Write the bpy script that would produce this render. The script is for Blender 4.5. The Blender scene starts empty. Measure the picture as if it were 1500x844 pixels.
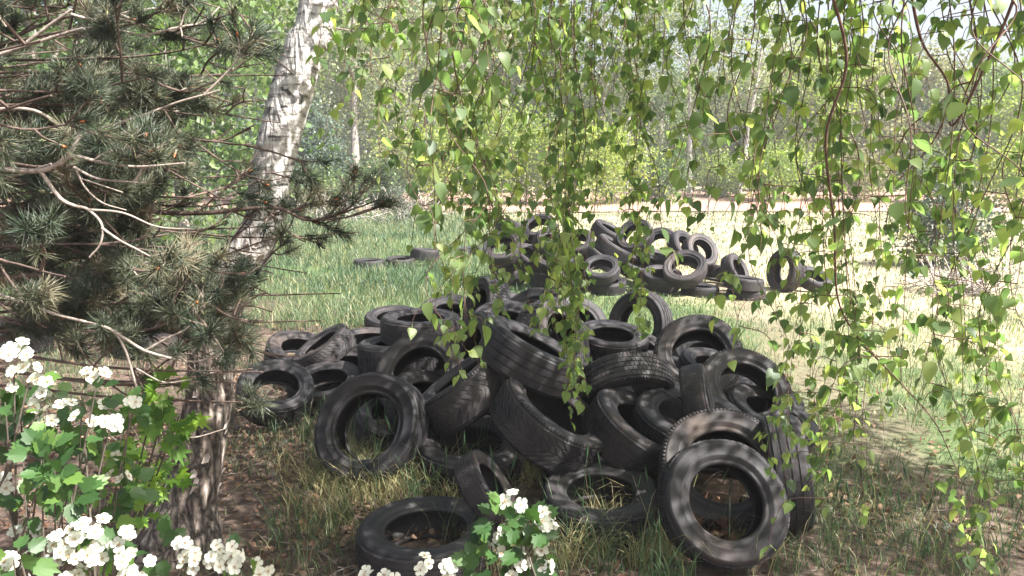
import bpy, math, random
import numpy as np
from mathutils import Vector, Matrix, Quaternion
rng = np.random.default_rng(7); random.seed(7)
SC = bpy.context.scene; COL = SC.collection

# ---------------- camera, sky, sun, exposure ----------------
FPX, CH, PITCH = 1100.0, 1.7, math.radians(9.4)
cam = bpy.data.objects.new('camera', bpy.data.cameras.new('camera')); COL.objects.link(cam)
cam.location = (0, 0, CH); cam.rotation_euler = (math.radians(90) - PITCH, 0, 0)
cam.data.lens = 36 * FPX / 1500; cam.data.clip_start = 0.05; cam.data.clip_end = 1500
SC.camera = cam
SUN_EL, SUN_AZ = math.radians(48), math.radians(116)      # azimuth clockwise from +Y
SDIR = np.array([math.sin(SUN_AZ)*math.cos(SUN_EL), math.cos(SUN_AZ)*math.cos(SUN_EL), math.sin(SUN_EL)])
W = bpy.data.worlds.new('World'); SC.world = W; W.use_nodes = True
wn = W.node_tree.nodes; wl = W.node_tree.links
sky = wn.new('ShaderNodeTexSky'); sky.sky_type = 'NISHITA'; sky.sun_disc = False
sky.sun_elevation = SUN_EL; sky.sun_rotation = SUN_AZ; sky.dust_density = 5.0; sky.air_density = 1.0
hs = wn.new('ShaderNodeHueSaturation'); hs.inputs['Saturation'].default_value = .65; wl.new(sky.outputs[0], hs.inputs['Color']); wl.new(hs.outputs[0], wn['Background'].inputs[0]); wn['Background'].inputs[1].default_value = 0.08
sl = bpy.data.lights.new('sun', 'SUN'); sl.energy = 5.0; sl.angle = math.radians(0.5); sl.color = (1, 0.96, 0.90)
so = bpy.data.objects.new('sun', sl); COL.objects.link(so); so.location = (6, -5, 12)
so.rotation_euler = Vector(SDIR).to_track_quat('Z', 'Y').to_euler()
SC.view_settings.view_transform = 'Standard'; SC.view_settings.look = 'None'
SC.view_settings.exposure = 1.95; SC.view_settings.gamma = 1.0
SC.cycles.max_bounces = 7; SC.cycles.transmission_bounces = 4; SC.cycles.diffuse_bounces = 4; SC.cycles.glossy_bounces = 2
SC.cycles.use_denoising = True

def ray(px, py):
    a = (px - 750) / FPX; b = -(py - 422) / FPX
    return np.array([a, math.cos(PITCH) + b*math.sin(PITCH), -math.sin(PITCH) + b*math.cos(PITCH)])
def at(px, py, Y):                   # the world point seen at a pixel, Y metres in front
    d = ray(px, py); return np.array([0, 0, CH]) + d * (Y / d[1])
def gnd(px, py, z=0.0):
    d = ray(px, py); t = (z - CH) / d[2]; return np.array([0, 0, CH]) + d*t
def topix(P):
    P = np.atleast_2d(P); v = P - np.array([0, 0, CH])
    f = v[:, 1]*math.cos(PITCH) - v[:, 2]*math.sin(PITCH); u = v[:, 1]*math.sin(PITCH) + v[:, 2]*math.cos(PITCH)
    f = np.where(f < 1e-3, 1e-3, f)
    return 750 + FPX*v[:, 0]/f, 422 - FPX*u/f, f

# ---------------- materials ----------------
def nmat(name):
    m = bpy.data.materials.new(name); m.use_nodes = True; nt = m.node_tree
    return m, nt, nt.nodes['Principled BSDF'], nt.nodes['Material Output']
def N(nt, typ, **kw):
    n = nt.nodes.new(typ)
    for k, v in kw.items():
        if k.startswith('i_'): n.inputs[k[2:].replace('_', ' ')].default_value = v
        else: setattr(n, k, v)
    return n
def ramp(nt, fac, stops, interp='LINEAR'):
    r = nt.nodes.new('ShaderNodeValToRGB'); cr = r.color_ramp; cr.interpolation = interp
    while len(cr.elements) < len(stops): cr.elements.new(0.5)
    for e, (p, c) in zip(cr.elements, stops):
        e.position = p; e.color = (*c, 1) if len(c) == 3 else c
    nt.links.new(fac, r.inputs[0]); return r.outputs[0]
def mixc(nt, fac, a, b, mode='MIX'):
    m = nt.nodes.new('ShaderNodeMix'); m.data_type = 'RGBA'; m.blend_type = mode
    for i, v in ((0, fac), (6, a), (7, b)):
        if hasattr(v, 'is_linked'): nt.links.new(v, m.inputs[i])
        else: m.inputs[i].default_value = v if not isinstance(v, tuple) else (*v, 1)
    return m.outputs[2]
def noise(nt, scale, detail=4, rough=0.6, coord=None, stretch=None, dist=0.0):
    n = N(nt, 'ShaderNodeTexNoise', i_Scale=scale, i_Detail=detail, i_Roughness=rough, i_Distortion=dist)
    tc = coord or nt.nodes.new('ShaderNodeTexCoord').outputs['Object']
    if stretch:
        mp = nt.nodes.new('ShaderNodeMapping'); mp.inputs['Scale'].default_value = stretch
        nt.links.new(tc, mp.inputs[0]); tc = mp.outputs[0]
    nt.links.new(tc, n.inputs['Vector']); return n.outputs[0]
def bump(nt, bsdf, h, strength=0.4, dist=0.01):
    b = N(nt, 'ShaderNodeBump', i_Strength=strength, i_Distance=dist)
    nt.links.new(h, b.inputs['Height']); nt.links.new(b.outputs[0], bsdf.inputs['Normal'])

def leaf_mat(name, stops, trans=0.45, rough=0.45, tcol=1.5, spec=0.4):
    m, nt, b, out = nmat(name)
    at_ = N(nt, 'ShaderNodeAttribute', attribute_name='tint'); oi = nt.nodes.new('ShaderNodeObjectInfo')
    ad = N(nt, 'ShaderNodeMath', operation='ADD'); fr = N(nt, 'ShaderNodeMath', operation='FRACT')
    nt.links.new(at_.outputs['Fac'], ad.inputs[0]); nt.links.new(oi.outputs['Random'], ad.inputs[1]); nt.links.new(ad.outputs[0], fr.inputs[0])
    c = ramp(nt, fr.outputs[0], stops)
    nt.links.new(c, b.inputs['Base Color']); b.inputs['Roughness'].default_value = rough; b.inputs['Specular IOR Level'].default_value = spec
    if trans > 0:
        tr = nt.nodes.new('ShaderNodeBsdfTranslucent')
        nt.links.new(mixc(nt, 1.0, c, (tcol*.95, tcol, tcol*0.58), 'MULTIPLY'), tr.inputs[0])
        mx = nt.nodes.new('ShaderNodeMixShader'); mx.inputs[0].default_value = trans
        nt.links.new(b.outputs[0], mx.inputs[1]); nt.links.new(tr.outputs[0], mx.inputs[2]); nt.links.new(mx.outputs[0], out.inputs[0])
    return m
M = {}
M['birch_leaf'] = leaf_mat('birch_leaf', [(0, (.075, .125, .06)), (.45, (.125, .19, .08)), (.85, (.19, .26, .10)), (1, (.31, .35, .13))], .6, tcol=1.95)
M['hawthorn_leaf'] = leaf_mat('hawthorn_leaf', [(0, (.03, .07, .022)), (.6, (.055, .12, .035)), (1, (.115, .20, .045))], .4)
M['maple_leaf'] = leaf_mat('maple_leaf', [(0, (.05, .12, .025)), (.5, (.12, .24, .03)), (1, (.2, .33, .04))], .5)
M['needle'] = leaf_mat('needle', [(0, (.025, .043, .025)), (.55, (.052, .073, .041)), (.85, (.11, .12, .07)), (1, (.24, .20, .13))], .15, .38, 1.2, .6)  # paler upper stops put highlights on some needles into the colour
M['far_pale'] = leaf_mat('far_pale', [(0, (.05, .075, .035)), (.4, (.15, .19, .08)), (1, (.26, .28, .14))], .4)
M['far_green'] = leaf_mat('far_green', [(0, (.035, .07, .025)), (.5, (.09, .15, .05)), (1, (.16, .22, .07))], .4)
M['far_bright'] = leaf_mat('far_bright', [(0, (.09, .15, .025)), (.5, (.2, .28, .04)), (1, (.3, .34, .07))], .45)
M['far_brown'] = leaf_mat('far_brown', [(0, (.08, .09, .04)), (.5, (.20, .20, .09)), (1, (.29, .28, .14))], .3)
M['far_dark'] = leaf_mat('far_dark', [(0, (.025, .05, .035)), (.5, (.045, .08, .055)), (1, (.08, .11, .07))], .15)
M['grass'] = leaf_mat('grass', [(0, (.05, .10, .05)), (.6, (.09, .155, .075)), (.86, (.18, .225, .12)), (.93, (.32, .30, .18)), (1, (.44, .38, .25))], .35, .5)
M['far_grass'] = leaf_mat('far_grass', [(0, (.045, .085, .05)), (.5, (.08, .13, .07)), (.8, (.15, .19, .10)), (1, (.34, .31, .18))], .35, .5)
M['dry_grass'] = leaf_mat('dry_grass', [(0, (.20, .21, .09)), (.5, (.36, .32, .17)), (1, (.46, .39, .24))], .3, .6)
M['dead_leaf'] = leaf_mat('dead_leaf', [(0, (.10, .05, .03)), (.5, (.20, .11, .07)), (1, (.34, .23, .15))], .1, .7)

def petal_mat():
    m, nt, b, out = nmat('petal'); b.inputs['Base Color'].default_value = (.60, .61, .52, 1); b.inputs['Roughness'].default_value = .6
    tr = nt.nodes.new('ShaderNodeBsdfTranslucent'); tr.inputs[0].default_value = (.65, .68, .56, 1)
    mx = nt.nodes.new('ShaderNodeMixShader'); mx.inputs[0].default_value = .3
    nt.links.new(b.outputs[0], mx.inputs[1]); nt.links.new(tr.outputs[0], mx.inputs[2]); nt.links.new(mx.outputs[0], out.inputs[0]); return m
M['petal'] = petal_mat()
def plain(name, c, rough=.8, c2=None, sc=20, bmp=.3, spec=.3, stretch=None):
    m, nt, b, _ = nmat(name); b.inputs['Roughness'].default_value = rough; b.inputs['Specular IOR Level'].default_value = spec
    n = noise(nt, sc, 5, .65, stretch=stretch)
    nt.links.new(ramp(nt, n, [(.3, c), (.7, c2 or tuple(x*1.6 for x in c))]), b.inputs['Base Color'])
    if bmp: bump(nt, b, n, bmp, .004)
    return m
M['stamen'] = plain('stamen', (.30, .22, .12), .7, bmp=0)
M['pine_bark'] = plain('pine_bark', (.055, .04, .033), .9, (.17, .12, .10), 35, .7)
M['pine_twig'] = plain('pine_twig', (.17, .14, .12), .8, (.42, .36, .31), 60, .7)
M['pine_bud'] = plain('pine_bud', (.30, .10, .04), .6, (.5, .2, .08), 60, .3)
M['candle'] = plain('candle', (.28, .30, .16), .6, (.42, .42, .26), 80, .2)
M['birch_twig'] = plain('birch_twig', (.07, .04, .03), .55, (.16, .09, .07), 50, .2)
M['shrub_twig'] = plain('shrub_twig', (.05, .042, .034), .8, (.12, .10, .08), 50, .3)
M['green_stem'] = plain('green_stem', (.10, .17, .05), .6, (.15, .24, .08), 50, 0)
M['far_bark'] = plain('far_bark', (.16, .14, .12), .9, (.34, .31, .28), 6, .3)
M['dead_wood'] = plain('dead_wood', (.26, .23, .21), .85, (.45, .41, .38), 12, .3)
M['post_wood'] = plain('post_wood', (.14, .12, .10), .9, (.28, .25, .22), 12, .3)

def birch_mat(name, rough_top):
    # white paper bark with dark lenticels above, fissured grey brown bark near the foot
    m, nt, b, _ = nmat(name)
    tc = nt.nodes.new('ShaderNodeTexCoord').outputs['Object']
    n1 = noise(nt, 9, 6, .7, tc, (1, 1, 5), .3)             # horizontal streaks
    n2 = noise(nt, 9, 4, .6, tc, (1, 1, 1.6), .8)
    paper = ramp(nt, n1, [(.36, (.07, .06, .06)), (.43, (.28, .26, .25)), (.54, (.50, .475, .46)), (1, (.68, .65, .63))])
    patch = ramp(nt, n2, [(.585, (0, 0, 0)), (.63, (1, 1, 1))])
    paper = mixc(nt, patch, paper, (.05, .045, .045))
    vm = nt.nodes.new('ShaderNodeMapping'); vm.inputs['Scale'].default_value = (1, 1, .3); nt.links.new(tc, vm.inputs[0]); nd = N(nt, 'ShaderNodeTexNoise', i_Scale=12.0, i_Detail=4.0); nt.links.new(vm.outputs[0], nd.inputs['Vector'])
    va = N(nt, 'ShaderNodeVectorMath', operation='SCALE'); nt.links.new(nd.outputs['Color'], va.inputs[0]); va.inputs['Scale'].default_value = .09; vb = N(nt, 'ShaderNodeVectorMath', operation='ADD'); nt.links.new(vm.outputs[0], vb.inputs[0]); nt.links.new(va.outputs[0], vb.inputs[1])
    vo = N(nt, 'ShaderNodeTexVoronoi', feature='DISTANCE_TO_EDGE'); vo.inputs['Scale'].default_value = 22; nt.links.new(vb.outputs[0], vo.inputs['Vector'])
    vf = noise(nt, 60, 4, .7, tc); n3 = N(nt, 'ShaderNodeMath', operation='MULTIPLY_ADD'); nt.links.new(vf, n3.inputs[0]); n3.inputs[1].default_value = .35; ms = N(nt, 'ShaderNodeMath', operation='MULTIPLY'); nt.links.new(vo.outputs['Distance'], ms.inputs[0]); ms.inputs[1].default_value = 1.6; nt.links.new(ms.outputs[0], n3.inputs[2]); n3 = n3.outputs[0]
    roughb = ramp(nt, n3, [(.16, (.014, .011, .010)), (.30, (.07, .055, .045)), (.48, (.15, .12, .10)), (.68, (.26, .21, .18)), (.82, (.50, .44, .40))])
    sx = nt.nodes.new('ShaderNodeSeparateXYZ'); nt.links.new(tc, sx.inputs[0])
    ad = N(nt, 'ShaderNodeMath', operation='MULTIPLY_ADD'); nt.links.new(n2, ad.inputs[0]); ad.inputs[1].default_value = 1.0; nt.links.new(sx.outputs[2], ad.inputs[2])
    mr = N(nt, 'ShaderNodeMapRange'); mr.inputs[1].default_value = rough_top + .35; mr.inputs[2].default_value = rough_top + .85
    nt.links.new(ad.outputs[0], mr.inputs[0])
    nt.links.new(mixc(nt, mr.outputs[0], roughb, paper), b.inputs['Base Color'])
    b.inputs['Roughness'].default_value = .75; bump(nt, b, n3, .8, .02); return m
M['birch_bark'] = birch_mat('birch_bark', 1.25)
M['birch_bark_far'] = birch_mat('birch_bark_far', -.6)

def rubber(name, c1, c2, dust):
    m, nt, b, _ = nmat(name)
    tc = nt.nodes.new('ShaderNodeTexCoord').outputs['Object']; oi = nt.nodes.new('ShaderNodeObjectInfo')
    va = N(nt, 'ShaderNodeVectorMath', operation='ADD'); nt.links.new(tc, va.inputs[0])
    cm = nt.nodes.new('ShaderNodeCombineXYZ'); mm = N(nt, 'ShaderNodeMath', operation='MULTIPLY'); mm.inputs[1].default_value = 40
    nt.links.new(oi.outputs['Random'], mm.inputs[0]); nt.links.new(mm.outputs[0], cm.inputs[0]); nt.links.new(mm.outputs[0], cm.inputs[2])
    nt.links.new(cm.outputs[0], va.inputs[1])
    n1 = noise(nt, 3.2, 6, .7, va.outputs[0]); n2 = noise(nt, 28, 5, .7, va.outputs[0])
    base = ramp(nt, n2, [(.3, c1), (.75, c2)])
    dm = ramp(nt, n1, [(.38, (0, 0, 0)), (.68, (.9, .9, .9))])
    n4 = noise(nt, 2.0, 4, .6, va.outputs[0]); mud = ramp(nt, n4, [(.58, (0, 0, 0)), (.72, (.75, .75, .75))])
    nt.links.new(mixc(nt, mud, mixc(nt, dm, base, dust), (dust[0]*1.45, dust[1]*1.2, dust[2]*1.0)), b.inputs['Base Color'])
    b.inputs['Roughness'].default_value = .66; b.inputs['Specular IOR Level'].default_value = .38
    bump(nt, b, n2, .35, .003); return m
M['rubber'] = rubber('rubber', (.007, .007, .0095), (.015, .0147, .019), (.046, .040, .041))
M['rubber_worn'] = rubber('rubber_worn', (.009, .0088, .011), (.020, .019, .0235), (.066, .056, .055))
M['liner'] = rubber('liner', (.008, .008, .009), (.018, .017, .018), (.05, .04, .035))

# ---------------- mesh building ----------------
class MB:
    def __init__(s): s.v = []; s.f3 = []; s.f4 = []; s.t3 = []; s.t4 = []; s.m3 = []; s.m4 = []; s.n = 0
    def add(s, V, F, tint=.5, mi=0):
        V = np.asarray(V, float).reshape(-1, 3); F = np.asarray(F, int)
        if len(F) == 0: return
        k = F.shape[1]; t = np.broadcast_to(np.asarray(tint, float), (len(F),)); mm = np.full(len(F), mi)
        (s.f3 if k == 3 else s.f4).append(F + s.n); (s.t3 if k == 3 else s.t4).append(t); (s.m3 if k == 3 else s.m4).append(mm)
        s.v.append(V); s.n += len(V)
    def tris(s): return sum(len(f) for f in s.f3) + 2*sum(len(f) for f in s.f4)
    def mesh(s, name, mats, smooth=True):
        me = bpy.data.meshes.new(name)
        V = np.concatenate(s.v); A = np.concatenate(s.f3) if s.f3 else np.zeros((0, 3), int); B = np.concatenate(s.f4) if s.f4 else np.zeros((0, 4), int)
        me.vertices.add(len(V)); me.vertices.foreach_set('co', V.astype(np.float32).ravel())
        L = np.concatenate([A.ravel(), B.ravel()]); me.loops.add(len(L)); me.loops.foreach_set('vertex_index', L.astype(np.int32))
        nf = len(A) + len(B); me.polygons.add(nf)
        tot = np.concatenate([np.full(len(A), 3), np.full(len(B), 4)]); st = np.concatenate([[0], np.cumsum(tot)[:-1]])
        me.polygons.foreach_set('loop_start', st.astype(np.int32)); me.polygons.foreach_set('loop_total', tot.astype(np.int32))
        me.polygons.foreach_set('use_smooth', np.full(nf, smooth, dtype=bool))
        me.polygons.foreach_set('material_index', np.concatenate((s.m3 or [np.zeros(0)]) + (s.m4 or [np.zeros(0)])).astype(np.int32))
        a = me.attributes.new('tint', 'FLOAT', 'FACE'); a.data.foreach_set('value', np.concatenate((s.t3 or [np.zeros(0)]) + (s.t4 or [np.zeros(0)])).astype(np.float32))
        for m in (mats if isinstance(mats, (list, tuple)) else [mats]): me.materials.append(m)
        me.update(calc_edges=True); me.validate(); return me
    def build(s, name, mats, parent=None, smooth=True, loc=None):
        return link(name, s.mesh(name, mats, smooth), parent, loc)
def link(name, me, parent=None, loc=None):
    o = bpy.data.objects.new(name, me); COL.objects.link(o)
    if parent is not None: o.parent = parent
    if loc is not None: o.location = loc
    return o
def tag(o, label=None, cat=None, group=None, kind=None):
    if label: o['label'] = label
    if cat: o['category'] = cat
    if group: o['group'] = group
    if kind: o['kind'] = kind
    return o
def empty(name, loc, label, cat, group=None):
    o = bpy.data.objects.new(name, None); COL.objects.link(o); o.location = loc; o.empty_display_size = .1
    return tag(o, label, cat, group)
def nrm(v): v = np.asarray(v, float); return v / (np.linalg.norm(v, axis=-1, keepdims=True) + 1e-9)
def frames(d, up):                  # columns X, Y=d, Z
    d = nrm(d); x = nrm(np.cross(d, up)); z = np.cross(x, d); return np.stack([x, d, z], axis=-1)
def scatter(mb, TV, TF, pos, R, scale, tint, mi=0):
    n = len(pos)
    if n == 0: return
    V = np.einsum('nij,kj->nki', R, TV) * np.asarray(scale).reshape(-1, 1, 1) + pos[:, None, :]
    F = TF[None] + (np.arange(n)*len(TV))[:, None, None]
    mb.add(V.reshape(-1, 3), F.reshape(-1, TF.shape[1]), np.repeat(np.broadcast_to(tint, (n,)), len(TF)), mi)
def smooth_path(P, n=6):            # Catmull-Rom
    P = np.asarray(P, float); Q = np.vstack([2*P[0]-P[1], P, 2*P[-1]-P[-2]]); out = []
    for i in range(1, len(Q)-2):
        for t in np.linspace(0, 1, n, endpoint=False):
            a, b, c, d = Q[i-1], Q[i], Q[i+1], Q[i+2]
            out.append(.5*((2*b) + (-a+c)*t + (2*a-5*b+4*c-d)*t*t + (-a+3*b-3*c+d)*t**3))
    out.append(P[-1]); return np.array(out)
def tube(mb, P, r, sides=6, mi=0, tint=.5, cap=True):
    P = np.asarray(P, float); r = np.broadcast_to(np.asarray(r, float), (len(P),)).copy()
    T = nrm(np.gradient(P, axis=0)); ref = np.array([.13, .31, 1.0]) if abs(T[0][2]) < .9 else np.array([1.0, .2, .1])
    X = nrm(np.cross(T, ref)); Yv = np.cross(T, X); a = np.linspace(0, 2*np.pi, sides, endpoint=False)
    V = P[:, None] + r[:, None, None]*(np.cos(a)[None, :, None]*X[:, None] + np.sin(a)[None, :, None]*Yv[:, None])
    i = np.arange(len(P)-1)[:, None]*sides; j = np.arange(sides)[None]; k = (j+1) % sides
    F = np.stack([i+j, i+k, i+sides+k, i+sides+j], -1).reshape(-1, 4)
    mb.add(V.reshape(-1, 3), F, tint, mi)
    if cap:
        for e, c in ((0, P[0]), (len(P)-1, P[-1])):
            ring = V[e]; VV = np.vstack([ring, c]); FF = [[q, (q+1) % sides, sides] for q in range(sides)]
            mb.add(VV, FF, tint, mi)

# leaf templates (length along +Y, normal +Z)
def ovate(wid, pet=.3, droop=.25, fold=.25, ys=(0, .12, .3, .55, .8, 1.0), ws=(.0, .8, 1.0, .7, .28, 0)):
    V = []; F = []
    ys = np.array(ys); y = pet + (1-pet)*ys; ws = np.array(ws)*wid
    z = -droop*ys**2
    for k in range(len(ys)):
        V += [[0, y[k], z[k]], [ws[k], y[k] - .05*ws[k], z[k]+fold*ws[k]], [-ws[k], y[k]-.05*ws[k], z[k]+fold*ws[k]]]
    for k in range(len(ys)-1):
        a, b = 3*k, 3*k+3
        if k == 0: F += [[a, b+1, b], [a, b, b+2]]
        elif k == len(ys)-2: F += [[a, a+1, b], [a, b, a+2]]
        else: F += [[a, a+1, b+1], [a, b+1, b], [a, b, b+2], [a, b+2, a+2]]
    if pet > 0:
        n = len(V); w = .012; V += [[-w, 0, 0], [w, 0, 0], [w, pet, 0], [-w, pet, 0], [0, 0, .02], [0, pet, .02]]
        F += [[n, n+1, n+2], [n, n+2, n+3], [n, n+4, n+5], [n, n+5, n+3], [n+1, n+5, n+4], [n+1, n+2, n+5]]
    return np.array(V, float), np.array(F, int)
BIRCH = ovate(.285, .27, .16, .16, (0, .05, .18, .38, .62, .83, 1.0), (0, .62, .97, 1.0, .68, .30, 0))
SIMPLE = (np.array([[0, 0, 0], [.34, .4, .06], [-.34, .4, .06], [0, 1, -.08], [0, .45, 0]], float), np.array([[0, 1, 4], [0, 4, 2], [1, 3, 4], [4, 3, 2]]))
FAR = (np.array([[0, 0, 0], [.38, .45, .1], [0, 1, 0], [-.38, .5, .1]], float), np.array([[0, 1, 2], [0, 2, 3]]))
def lobed(lobes, pet=.3, cup=.12, val=.55):
    # lobes: list of (angle deg, radius); valleys between
    V = [[0, pet, 0]]; pts = []
    for k, (a, r) in enumerate(lobes):
        pts.append((a, r))
        if k < len(lobes)-1:
            a2, r2 = lobes[k+1]; pts.append(((a+a2)/2, val*(r+r2)/2))
    for a, r in pts:
        t = math.radians(a); V.append([r*math.sin(t), pet + r*math.cos(t), cup*abs(math.sin(t))*r - .2*r*r*max(0, math.cos(t))])
    F = [[0, k, k+1] for k in range(1, len(pts))]
    n = len(V); w = .014; V += [[-w, 0, 0], [w, 0, 0], [w, pet, 0], [-w, pet, 0]]; F += [[n, n+1, n+2], [n, n+2, n+3]]
    return np.array(V, float), np.array([f[::-1] for f in F], int)
HAW = lobed([(-150, .10), (-90, .26), (-48, .44), (-18, .60), (0, .72), (18, .60), (48, .44), (90, .26), (150, .10)], .26, .2, .80)
MAPLE = lobed([(-150, .28), (-110, .45), (-60, .62), (-28, .5), (0, .72), (28, .5), (60, .62), (110, .45), (150, .28)], .35)

def rand_unit(n): return nrm(rng.normal(size=(n, 3)))

# smooth value noise for terrain masks
def vnoise(x, y, s, seed=0):
    x = np.asarray(x)*s + seed*17.3; y = np.asarray(y)*s + seed*9.1
    xi = np.floor(x).astype(int); yi = np.floor(y).astype(int); fx = x-xi; fy = y-yi; fx = fx*fx*(3-2*fx); fy = fy*fy*(3-2*fy)
    def h(a, b):
        q = (a*374761393 + b*668265263 + seed*1442695) & 0x7fffffff; q = ((q ^ (q >> 13))*1274126177) & 0x7fffffff; return (q & 0xffff)/65535.0
    return (h(xi, yi)*(1-fx)+h(xi+1, yi)*fx)*(1-fy) + (h(xi, yi+1)*(1-fx)+h(xi+1, yi+1)*fx)*fy
def gz(x, y): return (vnoise(x, y, .9, 1)-.5)*.05 + (vnoise(x, y, 3.5, 2)-.5)*.02

# ==================== SETTING ====================
def ground():
    xs = np.concatenate([[-400, -150, -60], np.linspace(-30, 30, 180), [60, 150, 400]]); ys = np.concatenate([[-200, -60, -20], np.linspace(-8, 45, 190), [70, 150, 500]])
    X, Y = np.meshgrid(xs, ys); Z = np.where((np.abs(X) < 31) & (Y > -9) & (Y < 46), gz(X, Y), 0)
    V = np.stack([X, Y, Z], -1).reshape(-1, 3); nx = len(xs); i, j = np.meshgrid(np.arange(len(ys)-1), np.arange(nx-1), indexing='ij'); a = (i*nx+j).ravel()
    mb = MB(); mb.add(V, np.stack([a, a+1, a+nx+1, a+nx], -1))
    m, nt, b, _ = nmat('soil'); tc = nt.nodes.new('ShaderNodeTexCoord').outputs['Object']
    n1 = noise(nt, 1.1, 5, .65, tc); n2 = noise(nt, 14, 6, .7, tc); n3 = noise(nt, 60, 4, .7, tc)
    litter = ramp(nt, n2, [(.3, (.045, .033, .028)), (.5, (.11, .08, .065)), (.62, (.18, .125, .10)), (.8, (.25, .20, .16))])
    green = ramp(nt, n3, [(.3, (.05, .08, .03)), (.55, (.10, .14, .06)), (.8, (.19, .20, .10))])
    sand = ramp(nt, n2, [(.3, (.20, .17, .10)), (.5, (.36, .31, .20)), (.9, (.50, .43, .31))])
    sx = nt.nodes.new('ShaderNodeSeparateXYZ'); nt.links.new(tc, sx.inputs[0])
    def lin(sock, k, c, a=None):
        q = N(nt, 'ShaderNodeMath', operation='MULTIPLY_ADD'); nt.links.new(sock, q.inputs[0]); q.inputs[1].default_value = k
        if a is None: q.inputs[2].default_value = c
        else: nt.links.new(a, q.inputs[2])
        return q.outputs[0]
    # green share grows with distance, sandy share towards the clearing on the right
    gf = ramp(nt, lin(sx.outputs[0], .13, 0, lin(sx.outputs[1], .12, 0, lin(n1, 1.3, -.98))), [(.32, (0, 0, 0)), (.55, (1, 1, 1))])
    sf = ramp(nt, lin(sx.outputs[0], .16, 0, lin(sx.outputs[1], .05, 0, lin(n1, 1.1, -1.15))), [(.15, (0, 0, 0)), (.45, (1, 1, 1))])
    c = mixc(nt, gf, litter, green); c = mixc(nt, sf, c, sand)
    ab = N(nt, 'ShaderNodeMath', operation='ABSOLUTE'); nt.links.new(lin(sx.outputs[0], 1.0, 0, lin(sx.outputs[1], -.12, 0, lin(n1, 1.2, -2.35))), ab.inputs[0])
    c = mixc(nt, ramp(nt, ab.outputs[0], [(.1, (.6, .6, .6)), (.42, (0, 0, 0))]), c, ramp(nt, n2, [(.3, (.13, .095, .075)), (.7, (.26, .20, .16))]))
    nt.links.new(c, b.inputs['Base Color']); b.inputs['Roughness'].default_value = .95; b.inputs['Specular IOR Level'].default_value = .1
    bump(nt, b, n2, .8, .03)
    tag(mb.build('ground', m), kind='structure')
    # bare reddish track crossing behind the clearing
    xs = np.linspace(-60, 60, 60); mb = MB(); V = []; k = 8
    for x in xs:
        for q in range(k+1):
            y = 26 + 12*q/k + math.sin(x*.13)*.8 + (random.uniform(-.4, .4) if q in (0, k) else 0)
            V.append([x, y, float(gz(x, y)) + .03 + .25*max(0, (q-5)/3)])
    F = [[a*(k+1)+q, (a+1)*(k+1)+q, (a+1)*(k+1)+q+1, a*(k+1)+q+1] for a in range(len(xs)-1) for q in range(k)]
    mb.add(V, F); m2 = plain('track_soil', (.26, .15, .115), .95, (.40, .27, .215), 1.2, .5, .1)
    tag(mb.build('dirt_road', m2), kind='structure')
ground()

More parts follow.
